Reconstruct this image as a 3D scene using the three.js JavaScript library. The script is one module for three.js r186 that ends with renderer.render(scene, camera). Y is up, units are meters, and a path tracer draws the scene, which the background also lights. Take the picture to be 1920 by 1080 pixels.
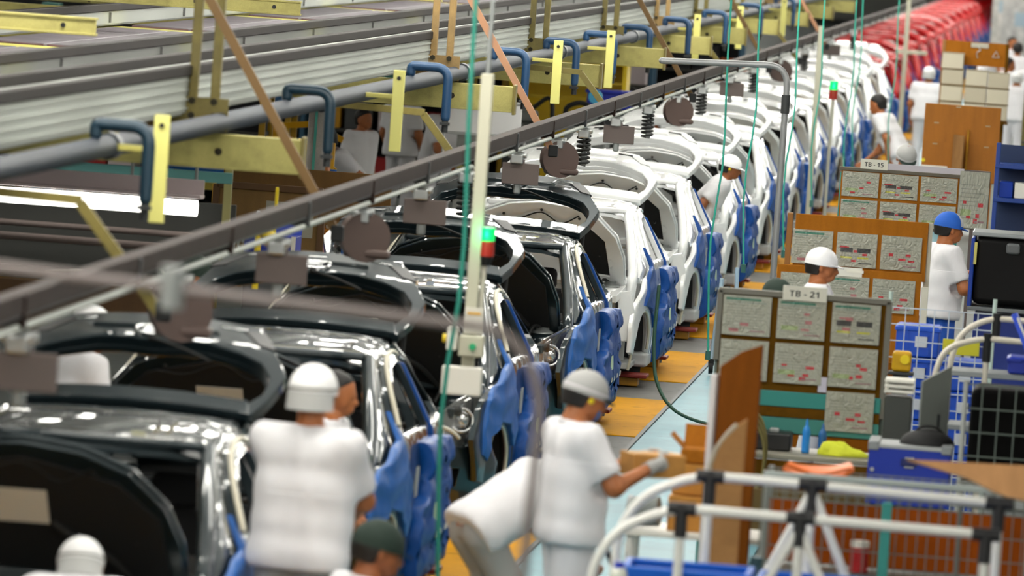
import * as THREE from 'three';
import { RoundedBoxGeometry } from 'three/addons/geometries/RoundedBoxGeometry.js';
import { mergeGeometries, mergeVertices, toCreasedNormals } from 'three/addons/utils/BufferGeometryUtils.js';
import { TessellateModifier } from 'three/addons/modifiers/TessellateModifier.js';
import { RectAreaLightUniformsLib } from 'three/addons/lights/RectAreaLightUniformsLib.js';

// ---------------------------------------------------------------- camera, light, exposure
const scene = new THREE.Scene();
scene.background = new THREE.Color(0x30322f);
const CAM_Y = 3.87;
const camera = new THREE.PerspectiveCamera(2 * Math.atan(540 / 13000) * 180 / Math.PI, 1920 / 1080, 1, 500);
camera.position.set(0, CAM_Y, 0);
camera.up.set(-0.074246, 0.995952, -0.050663);            // the lens was held about four degrees off level
camera.lookAt(-0.083363, CAM_Y - 0.056824, -0.994898);
camera.focus = 54;
camera.userData.fStop = 4.1;
RectAreaLightUniformsLib.init();
const renderer = new THREE.WebGLRenderer({ antialias: true });
renderer.toneMapping = THREE.LinearToneMapping;
renderer.toneMappingExposure = 1.0;
renderer.shadowMap.enabled = true;
const LAMP = 11;                                           // luminance of the hall's fluorescent fittings
const LINE_X = -4.37, PITCH = 6.5, FIRST_Z = -30.6;       // centre line and spacing of the cars

// ---------------------------------------------------------------- helpers
let seed = 7;
const rnd = () => { seed = (seed * 1664525 + 1013904223) >>> 0; return seed / 4294967296; };
const rr = (a, b) => a + (b - a) * rnd();
const V = (x, y, z) => new THREE.Vector3(x, y, z);
const used = {};
function numbered(name) {
  const n = used[name] = (used[name] ?? -1) + 1;
  return n ? `${name}_${String(n).padStart(3, '0')}` : name;
}
function tag(o, label, category, group, kind) {
  o.userData.label = label; o.userData.category = category;
  if (group) o.userData.group = group;
  if (kind) o.userData.kind = kind;
  return o;
}
function thing(name, label, category, [x, y, z] = [0, 0, 0], turn = 0, group) {
  const o = new THREE.Group(); o.name = numbered(name); o.position.set(x, y, z); o.rotation.y = turn;
  scene.add(o);
  return tag(o, label, category, group);
}
function plain(g) {
  if (g.index) g = g.toNonIndexed();
  for (const k of Object.keys(g.attributes)) if (!['position', 'normal', 'uv'].includes(k)) g.deleteAttribute(k);
  if (!g.attributes.normal) g.computeVertexNormals();
  if (!g.attributes.uv) g.setAttribute('uv', new THREE.BufferAttribute(new Float32Array(g.attributes.position.count * 2), 2));
  g.morphAttributes = {};
  return g;
}
function join(gs) { gs = gs.flat(9); return gs.length === 1 ? gs[0] : mergeGeometries(gs.map(plain)); }
function mesh(name, gs, m, parent, label) {
  const o = new THREE.Mesh(Array.isArray(gs) ? join(gs) : gs, m);
  o.castShadow = o.receiveShadow = true;
  if (parent) { o.name = name; parent.add(o); } else { o.name = numbered(name); scene.add(o); }
  if (label) o.userData.label = label;
  return o;
}
const each = (name, list, m, parent, label) => list.flat(9).map(g => mesh(name, g, m, parent, label));   // one part per piece
function structure(name, gs, m) { const o = mesh(name, gs, m); o.userData.kind = 'structure'; return o; }
function copy(o, [x, y, z], turn, label, group) {
  const c = o.clone(); c.name = numbered(o.name.replace(/_\d\d\d$/, '')); scene.add(c);
  c.userData = { ...o.userData }; if (label) c.userData.label = label; if (group) c.userData.group = group;
  c.position.set(x, y, z); if (turn !== undefined) c.rotation.y = turn;
  return c;
}
// box with size (w,h,d) centred at (x,y,z); r rounds its edges
function bx(w, h, d, x = 0, y = 0, z = 0, r = 0, rot) {
  const g = r > 0 ? new RoundedBoxGeometry(w, h, d, 1, Math.min(r, w / 2.01, h / 2.01, d / 2.01)) : new THREE.BoxGeometry(w, h, d);
  const p = g.attributes.position, n = g.attributes.normal, uv = g.attributes.uv;            // uv in metres
  for (let i = 0; i < p.count; i++) {
    const ax = Math.abs(n.getX(i)), ay = Math.abs(n.getY(i)), az = Math.abs(n.getZ(i));
    if (ax >= ay && ax >= az) uv.setXY(i, p.getZ(i), p.getY(i)); else if (ay >= az) uv.setXY(i, p.getX(i), p.getZ(i)); else uv.setXY(i, p.getX(i), p.getY(i));
  }
  if (rot) g.applyMatrix4(new THREE.Matrix4().makeRotationFromEuler(new THREE.Euler(...rot)));
  g.translate(x, y, z);
  return g;
}
function rod(a, b, r, seg = 10, r2 = r) {
  a = Array.isArray(a) ? V(...a) : a; b = Array.isArray(b) ? V(...b) : b;
  const d = b.clone().sub(a), L = d.length();
  const g = new THREE.CylinderGeometry(r2, r, L, seg);
  g.applyQuaternion(new THREE.Quaternion().setFromUnitVectors(V(0, 1, 0), d.normalize()));
  g.translate((a.x + b.x) / 2, (a.y + b.y) / 2, (a.z + b.z) / 2);
  return g;
}
function beam(a, b, w, h) {                                  // rectangular bar from a to b: w across, h upright
  a = V(...a); b = V(...b); const d = b.clone().sub(a), L = d.length(), mid = a.clone().add(b).multiplyScalar(.5);
  const g = bx(w, h, L, 0, 0, 0, Math.min(w, h) * .08);
  const m = new THREE.Matrix4().lookAt(V(0, 0, 0), d, Math.abs(d.y) / L > .95 ? V(1, 0, 0) : V(0, 1, 0));
  g.applyMatrix4(m); g.translate(mid.x, mid.y, mid.z);
  return g;
}
function tube(pts, r, seg = 24, rs = 7, curved = true) {
  const v = pts.map(p => Array.isArray(p) ? V(...p) : p);
  let c;
  if (curved) c = new THREE.CatmullRomCurve3(v, false, 'centripetal');
  else { c = new THREE.CurvePath(); for (let i = 1; i < v.length; i++) c.add(new THREE.LineCurve3(v[i - 1], v[i])); }
  return new THREE.TubeGeometry(c, seg, r, rs, false);
}
// pipe run through points with rounded bends
function pipe(pts, r, bend = .1, seg = 40, rs = 8) {
  const v = pts.map(p => V(...p)), c = new THREE.CurvePath(); let s = v[0];
  for (let i = 1; i < v.length; i++) {
    if (i === v.length - 1) { c.add(new THREE.LineCurve3(s, v[i])); break; }
    const d1 = v[i].clone().sub(v[i - 1]), d2 = v[i + 1].clone().sub(v[i]);
    const k = Math.min(bend, d1.length() * .48, d2.length() * .48);
    const e = v[i].clone().sub(d1.normalize().multiplyScalar(k)), q = v[i].clone().add(d2.normalize().multiplyScalar(k));
    c.add(new THREE.LineCurve3(s, e)); c.add(new THREE.QuadraticBezierCurve3(e, v[i].clone(), q)); s = q;
  }
  const out = [];
  for (const k of c.curves) out.push(new THREE.TubeGeometry(k, k.isLineCurve3 ? 1 : 6, r, rs, false));
  out.push(new THREE.SphereGeometry(r, rs, 5).translate(v[0].x, v[0].y, v[0].z));
  const l = v[v.length - 1]; out.push(new THREE.SphereGeometry(r, rs, 5).translate(l.x, l.y, l.z));
  return out;
}
function lathe(profile, seg = 16, x = 0, y = 0, z = 0) {
  return new THREE.LatheGeometry(profile.map(p => new THREE.Vector2(p[0], p[1])), seg).translate(x, y, z);
}
const shapeOf = (pts) => { const s = new THREE.Shape(); pts.forEach((p, i) => i ? s.lineTo(p[0], p[1]) : s.moveTo(p[0], p[1])); s.closePath(); return s; };
function smoothShape(pts) { const s = new THREE.Shape(); const c = new THREE.CatmullRomCurve3(pts.map(p => V(p[0], p[1], 0)), true, 'centripetal'); const q = c.getPoints(pts.length * 5); q.forEach((p, i) => i ? s.lineTo(p.x, p.y) : s.moveTo(p.x, p.y)); s.closePath(); return s; }
function turned(g, rx, ry, rz, x = 0, y = 0, z = 0) { g.applyMatrix4(new THREE.Matrix4().makeRotationFromEuler(new THREE.Euler(rx, ry, rz))); g.translate(x, y, z); return g; }
function extrude(shape, depth, bevel = 0, steps = 1) {
  return new THREE.ExtrudeGeometry(shape, { depth, steps, bevelEnabled: bevel > 0, bevelThickness: bevel, bevelSize: bevel, bevelOffset: -bevel, bevelSegments: 1, curveSegments: 6 });
}
// a sheet cut to an outline, split fine and bent by fn(u, v, w) -> [x, y, z]
function panel(shape, thick, fn, max = .09, crease = .7) {
  let g = extrude(shape, thick, Math.min(thick * .3, .006));
  g.deleteAttribute('uv'); g.deleteAttribute('normal'); g = g.index ? g.toNonIndexed() : g;
  g = new TessellateModifier(max, 7).modify(g);
  const p = g.attributes.position;
  for (let i = 0; i < p.count; i++) { const q = fn(p.getX(i), p.getY(i), p.getZ(i)); p.setXYZ(i, q[0], q[1], q[2]); }
  g = mergeVertices(g, 1e-4); g = toCreasedNormals(g, crease);
  g = plain(g);
  const uv = g.attributes.uv, q = g.attributes.position; for (let i = 0; i < q.count; i++) uv.setXY(i, q.getZ(i), q.getY(i));
  return g;
}
function mirrorX(g) {
  g = plain(g.clone()); g.scale(-1, 1, 1);
  for (const k of ['position', 'normal', 'uv']) { const a = g.attributes[k], s = a.itemSize, r = a.array; for (let i = 0; i < a.count; i += 3) for (let j = 0; j < s; j++) { const t = r[(i + 1) * s + j]; r[(i + 1) * s + j] = r[(i + 2) * s + j]; r[(i + 2) * s + j] = t; } }
  return g;
}

// ---------------------------------------------------------------- textures and materials
const hash = (x, y, s) => { let h = (x * 374761393 + y * 668265263 + s * 982451653) | 0; h = Math.imul(h ^ (h >>> 13), 1274126177); return ((h ^ (h >>> 16)) >>> 0) / 4294967296; };
function vnoise(x, y, per, s) {
  const X = Math.floor(x), Y = Math.floor(y), fx = x - X, fy = y - Y, w = t => ((t % per) + per) % per, u = fx * fx * (3 - 2 * fx), v = fy * fy * (3 - 2 * fy);
  const a = hash(w(X), w(Y), s), b = hash(w(X + 1), w(Y), s), c = hash(w(X), w(Y + 1), s), d = hash(w(X + 1), w(Y + 1), s);
  return a + (b - a) * u + (c - a) * v + (a - b - c + d) * u * v;
}
const fbm = (x, y, per, s, o = 4) => { let t = 0, a = .5; for (let i = 0; i < o; i++) { t += a * vnoise(x * (1 << i), y * (1 << i), per << i, s + i); a *= .5; } return t; };
function dataTex(n, fn, srgb, rep) {
  const d = new Uint8Array(n * n * 4);
  for (let j = 0; j < n; j++) for (let i = 0; i < n; i++) { const c = fn(i / n, j / n), k = (j * n + i) * 4; d[k] = c[0]; d[k + 1] = c[1]; d[k + 2] = c[2]; d[k + 3] = 255; }
  const t = new THREE.DataTexture(d, n, n); t.wrapS = t.wrapT = THREE.RepeatWrapping; t.magFilter = THREE.LinearFilter; t.minFilter = THREE.LinearMipmapLinearFilter; t.generateMipmaps = true;
  if (srgb) t.colorSpace = THREE.SRGBColorSpace; if (rep) t.repeat.set(rep, rep); t.needsUpdate = true; return t;
}
const grey = v => { v = Math.max(0, Math.min(255, v)); return [v, v, v]; };
const speckle = dataTex(256, (u, v) => grey(215 + 40 * (fbm(u * 8, v * 8, 8, 3) - .5) * 2 + 16 * (hash(u * 256 | 0, v * 256 | 0, 9) - .5)), true, 1);
const stains = dataTex(512, (u, v) => { const f = fbm(u * 6, v * 6, 6, 11, 5), k = fbm(u * 20, v * 20, 20, 31, 3); return grey(225 + 60 * (f - .5) - (k > .62 ? 38 * (k - .62) * 8 : 0)); }, true, .35);
const weave = dataTex(128, (u, v) => grey(128 + 40 * Math.sin(u * 201) * Math.sin(v * 201) + 50 * (fbm(u * 8, v * 8, 8, 5) - .5)), false, 3);
const folds = dataTex(256, (u, v) => grey(255 * fbm(u * 5 + .6 * fbm(u * 3, v * 3, 3, 8), v * 2.5, 5, 21, 3)), false, 1.6);
const fibre = dataTex(256, (u, v) => { const f = fbm(u * 24, v * 3, 24, 41, 3), k = hash(u * 256 | 0, v * 256 | 0, 4); return grey(228 + 34 * (f - .5) + 14 * (k - .5)); }, true, 1);
const crinkle = dataTex(256, (u, v) => { const f = Math.abs(fbm(u * 6, v * 6, 6, 61, 4) - .5) * 2, g = Math.abs(fbm(u * 9, v * 5, 9, 77, 3) - .5) * 2; return grey(255 * Math.min(f, g) * 2.2); }, false, 1);
const mats = {};
function M(color, o = {}) {
  const k = color + JSON.stringify(o, (n, v) => v && v.isTexture ? v.uuid : v);
  if (mats[k]) return mats[k];
  const phys = o.clearcoat || o.transmission || o.sheen || 'specularIntensity' in o;
  const m = new (phys ? THREE.MeshPhysicalMaterial : THREE.MeshStandardMaterial)({ color, roughness: .55, metalness: 0, ...o });
  return mats[k] = m;
}
const paintWhite = M('#eceeee', { roughness: .3, clearcoat: 1, clearcoatRoughness: .06 });
const paintBlack = M('#1b292e', { roughness: .4, metalness: .45, clearcoat: 1, clearcoatRoughness: .02 });
const paintRed = M('#a80004', { roughness: .4, specularIntensity: .25, clearcoat: .12, clearcoatRoughness: .03 });
const innerGrey = M('#b9bcbb', { roughness: .5 });
const steelGrey = M('#8b8f8e', { roughness: .42, metalness: .5 });
const aluminium = M('#c9cccc', { roughness: .28, metalness: .8 });
const chrome = M('#e6e8ea', { roughness: .08, metalness: 1 });
const rubber = M('#121312', { roughness: .7 });
const darkPlastic = M('#0d0e0f', { roughness: .45 });
const darkGrey = M('#2d3031', { roughness: .6 });
const blueCover = M('#08448c', { roughness: .45, specularIntensity: .45, bumpMap: folds, bumpScale: .012 });
const blueCoverPale = M('#2460ac', { roughness: .4, specularIntensity: .6, bumpMap: folds, bumpScale: .01 });
const whitePipe = M('#dcdcd6', { roughness: .3 });
const paleYellow = M('#cfc67a', { roughness: .6, specularIntensity: .4, map: speckle });
const khaki = M('#8d7f3a', { roughness: .55, map: speckle });
const tanPaint = M('#b08f56', { roughness: .55, map: speckle });
const brownSteel = M('#33251f', { roughness: .7, specularIntensity: .3, map: speckle });
const greyPink = M('#675d5a', { roughness: .7, specularIntensity: .3 });
const trayGrey = M('#9fa49d', { roughness: .55, specularIntensity: .5 });
const bluePipe = M('#16222f', { roughness: .6, specularIntensity: .5 });
const tealPaint = M('#3b8882', { roughness: .6, specularIntensity: .4 });
const cord = M('#2fa590', { roughness: .5 });
const cardboard = M('#b06d1f', { roughness: .85, specularIntensity: .2, map: fibre });
const cardboardPale = M('#a87c4e', { roughness: .85, specularIntensity: .2, map: fibre });
const orangeBoard = M('#95560c', { roughness: .8, specularIntensity: .2, map: fibre });
const boxBlue = M('#0b3496', { roughness: .45, specularIntensity: .5 });
const boxBlueBright = M('#125ec4', { roughness: .45, specularIntensity: .5 });
const paper = M('#dcdad0', { roughness: .7 });
const woodBrown = M('#6a4709', { roughness: .8, specularIntensity: .2, map: fibre });
const yellowSafe = M('#d99a08', { roughness: .5, map: speckle });
const blackMetal = M('#18191a', { roughness: .5, metalness: .3 });
// ---------------------------------------------------------------- hall shell, floor, lamps
{
  const X0 = -26, X1 = 12, Z0 = -262, Z1 = 10, H = 7.2;
  const w = X1 - X0, d = Z1 - Z0, cx = (X0 + X1) / 2, cz = (Z0 + Z1) / 2;
  const wallM = M('#a9aaa4', { roughness: .8 });
  const floor = structure('floor', bx(w, .3, d, cx, -.18, cz), M('#6f7674', { roughness: .55, map: stains }));
  structure('ceiling', bx(w, .3, d, cx, H + .15, cz), M('#54564f', { roughness: .85 }));
  structure('wall_left', bx(.3, H + .3, d, X0 - .15, H / 2, cz), wallM);
  structure('wall_right', bx(.3, H + .3, d, X1 + .15, H / 2, cz), wallM);
  structure('wall_back', bx(w + .6, H + .3, .3, cx, H / 2, Z0 - .15), wallM);
  structure('wall_front', bx(w + .6, H + .3, .3, cx, H / 2, Z1 + .15), wallM);
  // painted walkway beside the line, raised conveyor plates under the cars
  const aqua = M('#4f93a2', { roughness: .45, specularIntensity: .4, map: stains });
  const plateY = M('#d99a04', { roughness: .7, specularIntensity: .15, map: stains }), plateG = M('#6d6c69', { roughness: .6, specularIntensity: .3, map: stains });
  mesh('walkway_sheet', [bx(1.3, .02, 245, -2.57, -.02, -118)], aqua, floor, 'pale aqua painted walkway');
  const py = [bx(2.3, .03, 3.86, 0, 0, 0, .006)], pg = [bx(2.3, .024, 2.17, 0, 0, 0, .006)];
  const gY = join(py), gG = join(pg);
  for (let k = -7; k < 32; k++) {
    const z0 = -50.1 - 6.06 * k;
    const a = mesh('yellow_plate', gY, plateY, floor); a.position.set(LINE_X, -.015, z0 - 1.935);
    const b = mesh('grey_plate', gG, plateG, floor); b.position.set(LINE_X, -.02, z0 - 3.88 - 1.09);
  }
  mesh('plate_edge_strip', [bx(.03, .03, 245, LINE_X + 1.165, -.012, -118)], blackMetal, floor);
}
{
  const glow = new THREE.MeshStandardMaterial({ color: '#ffffff', emissive: '#fffdf4', emissiveIntensity: 13 });
  const white = M('#e8e8e4', { roughness: .4 });
  const row = (L, drop, spots, label, group) => {
    const gh = join([bx(L + .1, .05, .34, 0, .06, 0, .01), bx(L + .1, .06, .02, 0, .02, .17), bx(L + .1, .06, .02, 0, .02, -.17)]), gt = bx(L, .14, .26, 0, -.03, 0, .03), gr = [-1, 1].map(k => rod([k * L * .4, .08, 0], [k * L * .4, drop, 0], .008, 6));
    for (const p of spots) {
      const t = thing('fluorescent_fixture', label, 'lamp', p, 0, group);
      mesh('housing', gh, white, t); mesh('diffuser', gt, glow, t); each('hanger_rod', gr, white, t);
      const l = new THREE.RectAreaLight('#fffaf0', LAMP, L, .3); l.position.set(0, -.12, 0); l.rotation.x = -Math.PI / 2; l.castShadow = true; t.add(l);
    }
  };
  const far = [], near = [];
  for (const x of [-16, 5]) for (let k = 0; k < 29; k++) far.push([x, 4.6, 2 - 8.6 * k]);
  for (let k = 0; k < 62; k++) near.push([-4.6, 4.0, -14 - 3 * k]);
  row(9.3, 2.6, far, 'long white fluorescent fitting hung high above the hall, outside the picture', 'high fluorescent rows');
  row(6, 3.2, near, 'white fluorescent fitting across the line above the car roofs, outside the picture', 'fluorescent fittings over the line');
}
// ---------------------------------------------------------------- cars
// local frame: y up from the floor, z towards the nose, x to the car's left; z = 0 at the top of the door arch
const lerp = (a, b, t) => a + (b - a) * t, sst = (a, b, t) => { t = Math.max(0, Math.min(1, (t - a) / (b - a))); return t * t * (3 - 2 * t); };
const planW = z => .855 - .17 * sst(.75, 1.85, z) ** 1.3 - .12 * sst(-.9, -2, z);
const profW = y => y < .45 ? -.38 * (.45 - y) ** 2 : y < .93 ? -.06 * (y - .45) : -.029 - .47 * (y - .93) - .1 * Math.max(0, y - 1.25);
const sideX = (y, z) => planW(z) + profW(y) - .09 * sst(0, -1.1, z) * Math.max(0, Math.min(1, (y - .93) / .42)) + .012 * Math.exp(-(((y - .78) / .05) ** 2));
const onSide = (off) => (z, y, w) => [sideX(y, z) + off + w, y, z];
const arc = (cz, cy, r, a0, a1, n = 10) => Array.from({ length: n + 1 }, (_, i) => { const a = a0 + (a1 - a0) * i / n; return [cz + r * Math.cos(a), cy + r * Math.sin(a)]; });
const arcF = (r, a0, a1, n) => arc(1.07, .27, r, a0, a1, n).map(([z, y]) => [1.07 + (z - 1.07) / 1.3, y]);   // front arch, drawn before the nose is drawn out
const roofY = (x, z) => 1.42 - .08 * ((z + .25) / .8) ** 2 * (z > -.25 ? 1 : .55) - .022 * (x / .6) ** 2 - .05 * Math.abs(x / .6) ** 8 - .008 * Math.exp(-(((Math.abs(x) - .5) / .03) ** 2));
const roofHalf = z => .60 - .03 * sst(-.4, -1.2, z) - .03 * sst(.1, .5, z);
function withHole(pts, ...holes) { const s = shapeOf(pts); for (const h of holes) s.holes.push(shapeOf(h)); return s; }
const PI = Math.PI;
const CAR = (() => {
  const G = {};
  const fender = panel(shapeOf([[.7, .93], [.68, .18], [.73, .18], ...arcF(.345, PI - .1, .02, 12), [1.46, .30], [1.56, .56], [1.44, .78], [1.24, .86]]), .03, onSide(-.03));
  const fenderLow = panel(shapeOf([[.7, .93], [.68, .18], [.73, .18], ...arcF(.345, PI - .1, .02, 12), [1.40, .30], [1.42, .5], [1.34, .66], [1.2, .74], [1.06, .86]]), .03, onSide(-.03));
  const fdoor = panel(withHole([[.685, .17], [-.37, .17], [-.39, .6], [-.385, 1.315], [-.1, 1.345], [.18, 1.335], [.5, 1.21], [.69, 1.02]],
    [[.62, .985], [.45, 1.17], [.17, 1.285], [-.1, 1.295], [-.33, 1.275], [-.335, .955]]), .035, onSide(-.03));
  const rdoor = panel(withHole([[-.385, .17], [-1.12, .17], ...arc(-1.5, .27, .36, .05, .9, 5), [-1.24, .75], [-1.3, 1.0], [-1.02, 1.29], [-.7, 1.33], [-.4, 1.315]],
    [[-.44, .955], [-.435, 1.275], [-.7, 1.285], [-.98, 1.245], [-1.18, 1.02], [-1.16, .965]]), .035, onSide(-.03));
  const frame = panel(withHole([[.7, .13], [-1.13, .13], ...arc(-1.5, .27, .345, .1, PI - .1, 10), [-1.88, .3], [-1.93, .6], [-1.86, .9], [-1.55, 1.2], [-1.18, 1.36], [-.6, 1.385], [0, 1.375], [.35, 1.335], [.75, 1.14], [1.16, .88], [1.12, .83], [.72, 1.02]],
    [[.66, .2], [-1.1, .2], [-1.16, .5], [-1.24, .75], [-1.26, .98], [-1.0, 1.25], [-.6, 1.32], [0, 1.318], [.3, 1.275], [.64, 1.04]]), .07, onSide(-.105));
  const pillarB = panel(shapeOf([[-.3, .2], [-.46, .2], [-.43, 1.32], [-.35, 1.32]]), .05, onSide(-.1));
  G.side_frame = [frame, mirrorX(frame)]; G.pillarB = [pillarB, mirrorX(pillarB)];
  G.fender = fender; G.fenderLow = fenderLow; G.fenderLowR = mirrorX(fenderLow); G.fdoor = fdoor; G.rdoor = rdoor;
  G.fenderR = mirrorX(fender); G.fdoorR = mirrorX(fdoor); G.rdoorR = mirrorX(rdoor);
  // roof skin with header beams
  G.roof = (() => {
    const nu = 26, nv = 34, P = [], U = [], I = [], halfAt = z => z > .2 ? .6 - .1 * (z - .2) : z > -.4 ? .6 - .033 * (.2 - z) : .58 - .12 * (-.4 - z);
    for (const low of [0, 1]) for (let j = 0; j <= nv; j++) for (let i = 0; i <= nu; i++) { const u = i / nu * 2 - 1, zf = .56 - .09 * u * u, zr = -1.11 + .06 * u * u, z = lerp(zf, zr, j / nv), x = u * halfAt(z); P.push(x, roofY(x, z) - low * .025, z); U.push(z, x); }
    const W = nu + 1, N = W * (nv + 1), q = (a, b, c, d) => I.push(a, b, c, a, c, d);
    for (let j = 0; j < nv; j++) for (let i = 0; i < nu; i++) { const k = j * W + i; q(k, k + 1, k + W + 1, k + W); q(N + k, N + k + W, N + k + W + 1, N + k + 1); }
    for (let i = 0; i < nu; i++) { q(i, N + i, N + i + 1, i + 1); const k = nv * W + i; q(k, k + 1, N + k + 1, N + k); }
    for (let j = 0; j < nv; j++) { const k = j * W; q(k, k + W, N + k + W, N + k); const m = k + nu; q(m, N + m, N + m + W, m + W); }
    const g = new THREE.BufferGeometry(); g.setAttribute('position', new THREE.Float32BufferAttribute(P, 3)); g.setAttribute('uv', new THREE.Float32BufferAttribute(U, 2)); g.setIndex(I);
    return plain(toCreasedNormals(g, .6));
  })();
  // windscreen surround: header, pillars, cowl
  const ap = (s) => tube([[s * .575, 1.345, .45], [s * .64, 1.17, .78], [s * .70, .95, 1.1], [s * .715, .86, 1.23], [s * .70, .66, 1.27]], .042, 14, 8);
  G.screen_frame = [ap(1), ap(-1), bx(1.14, .05, .09, 0, 1.365, .47, .02), bx(1.36, .07, .16, 0, .85, 1.18, .02), bx(1.3, .02, .2, 0, .80, 1.06)];
  // floor pan, firewall, tub
  G.floor_pan = [bx(1.5, .05, 3.3, 0, .18, -.35, .01), bx(.16, .12, 2.2, -.77, .2, -.25, .03), bx(.16, .12, 2.2, .77, .2, -.25, .03), bx(1.36, .62, .04, 0, .52, 1.12), bx(1.34, .5, .04, 0, .45, -1.75, .01), bx(1.3, .05, .7, 0, .5, -1.45), bx(1.22, .5, .05, 0, .72, -1.12, .02)];
  G.rear_pillars = [tube([[.49, 1.34, -1.05], [.58, 1.14, -1.5], [.63, .86, -1.82], [.64, .52, -1.9]], .045, 12, 7), tube([[-.49, 1.34, -1.05], [-.58, 1.14, -1.5], [-.63, .86, -1.82], [-.64, .52, -1.9]], .045, 12, 7), bx(1.3, .12, .08, 0, .5, -1.88, .02), bx(.98, .06, .1, 0, 1.335, -1.05, .02)];
  // nose structure
  const towers = [], rails = [];
  for (const s of [-1, 1]) {
    towers.push(lathe([[.001, .0], [.085, .0], [.1, -.03], [.12, -.25], [.13, -.45]], 14, s * .55, .80, 1.3));
    rails.push(beam([s * .42, .4, 1.1], [s * .44, .42, 1.62], .07, .12), beam([s * .66, .80, 1.2], [s * .60, .72, 1.52], .05, .06));
    rails.push(panel(withHole([[1.56, .74], [1.5, .42], [1.36, .38], [1.22, .60], [.92, .62], [.78, .38], [.74, .8], [1.2, .82]]), .02, (z, y, w) => [s * (.48 + w + .1 * sst(.55, .8, y)), y, z], .12));
  }
  G.bay = [...towers, ...rails, bx(1.18, .07, .07, 0, .715, 1.54, .015), bx(1.0, .08, .06, 0, .30, 1.56, .015), bx(.07, .42, .05, .5, .5, 1.56, .01), bx(.07, .42, .05, -.5, .5, 1.56, .01), bx(.05, .42, .05, 0, .5, 1.56, .01)];
  // wheel housings
  G.liner = [];
  for (const s of [-1, 1]) for (const zc of [1.07, -1.5]) {
    const g = new THREE.CylinderGeometry(.35, .35, .3, 18, 1, true, PI * .5, PI); turned(g, 0, 0, PI / 2); g.rotateX(0); g.translate(s * .64, .27, zc); G.liner.push(g);
    G.liner.push(bx(.02, .46, .62, s * .5, .40, zc));
  }
  G.arch_edge = [1, -1].map(s => tube(arcF(.34, PI - .05, -.35, 14).map(([z, y]) => [s * (sideX(y, z) - .012), y, z]), .012, 30, 6));
  // engine bay filling
  G.engine = [bx(.62, .26, .3, -.05, .56, 1.28, .04), bx(.3, .16, .26, .22, .7, 1.3, .03), bx(.22, .2, .18, -.4, .66, 1.36, .03), rod([-.3, .72, 1.42], [.3, .72, 1.42], .035, 9), tube([[.1, .78, 1.2], [.3, .8, 1.3], [.42, .74, 1.44], [.4, .56, 1.5]], .03, 18, 7), bx(.9, .28, .05, 0, .48, 1.49, .01)];
  G.harness = [tube([[.62, .72, 1.12], [.56, .78, 1.28], [.5, .70, 1.4], [.55, .6, 1.46], [.6, .5, 1.45], [.57, .38, 1.48]], .014, 22, 6), tube([[.5, .70, 1.42], [.3, .68, 1.47], [.1, .70, 1.46], [-.2, .67, 1.47]], .012, 16, 6), tube([[.55, .62, 1.46], [.36, .56, 1.5], [.2, .58, 1.5]], .012, 12, 6), tube([[.55, .83, 1.3], [.5, .86, 1.36], [.45, .76, 1.44]], .012, 10, 6)];
  G.strut_top = [1, -1].map(s => lathe([[.001, .03], [.045, .03], [.05, .01], [.075, .005], [.078, -.01]], 14, s * .55, .815, 1.3));
  // cabin
  G.dash = [panel(shapeOf([[.98, .82], [.62, .90], [.50, .84], [.56, .55], [.98, .5]]), 1.3, (z, y, w) => [w - .65, y, z], .3), rod([-.66, .72, .8], [.66, .72, .8], .03, 8), new THREE.TorusGeometry(.17, .016, 7, 20).rotateX(-.45).translate(-.34, .86, .44)];
  G.seat = [];
  for (const s of [-1, 1]) G.seat.push(bx(.48, .14, .5, s * .34, .42, .05, .05), bx(.46, .58, .14, s * .34, .72, -.24, .05, [-.2, 0, 0]), bx(.26, .16, .09, s * .34, 1.08, -.33, .04));
  G.seat.push(bx(1.2, .14, .46, 0, .42, -.82, .05), bx(1.2, .5, .12, 0, .7, -1.06, .05, [-.2, 0, 0]));
  // hood, standing open on its hinge at the cowl; outline in (x, s), s from hinge to tip
  const HA = .96, hz = 1.2, hy = .82;                       // opening angle
  const hoodPt = (x, s, n) => { const c = -.05 * (x / .6) ** 2 - .10 * s * s; const a = n + c + .02; return [x, hy + s * Math.sin(HA) + a * -Math.cos(HA) * -1 * 1, hz + s * Math.cos(HA) - a * Math.sin(HA)]; };
  const hoodOut = [[-.67, 0], [-.4, -.03], [0, -.04], [.4, -.03], [.67, 0], [.66, .3], [.60, .52], [.46, .70], [.25, .80], [0, .83], [-.25, .80], [-.46, .70], [-.60, .52], [-.66, .3]];
  G.hood = panel(shapeOf(hoodOut), .014, (x, s, w) => hoodPt(x, s, w + .02), .08);
  G.hood_frame = panel((() => { const s = shapeOf(hoodOut.map(([x, y]) => [x * .985, lerp(.4, y, .98)])); s.holes.push(shapeOf([[.54, .1], [.50, .46], [.34, .62], [.28, .50], [.25, .56], [.17, .42], [.2, .16], [.3, .1]]), shapeOf([[-.54, .1], [-.3, .1], [-.2, .16], [-.17, .42], [-.25, .56], [-.28, .50], [-.34, .62], [-.50, .46]])); return s; })(), .014, (x, s, w) => hoodPt(x, s, w - .012), .1);
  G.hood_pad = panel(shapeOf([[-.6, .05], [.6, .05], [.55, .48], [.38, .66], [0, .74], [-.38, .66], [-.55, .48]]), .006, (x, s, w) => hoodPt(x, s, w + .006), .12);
  G.hood_pad_full = panel(shapeOf([[-.6, .04], [.6, .04], [.57, .45], [.40, .64], [0, .75], [-.40, .64], [-.57, .45]]), .01, (x, s, w) => hoodPt(x, s, w - .026), .12);
  const hp = (x, s, n) => V(...hoodPt(x, s, n));
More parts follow.
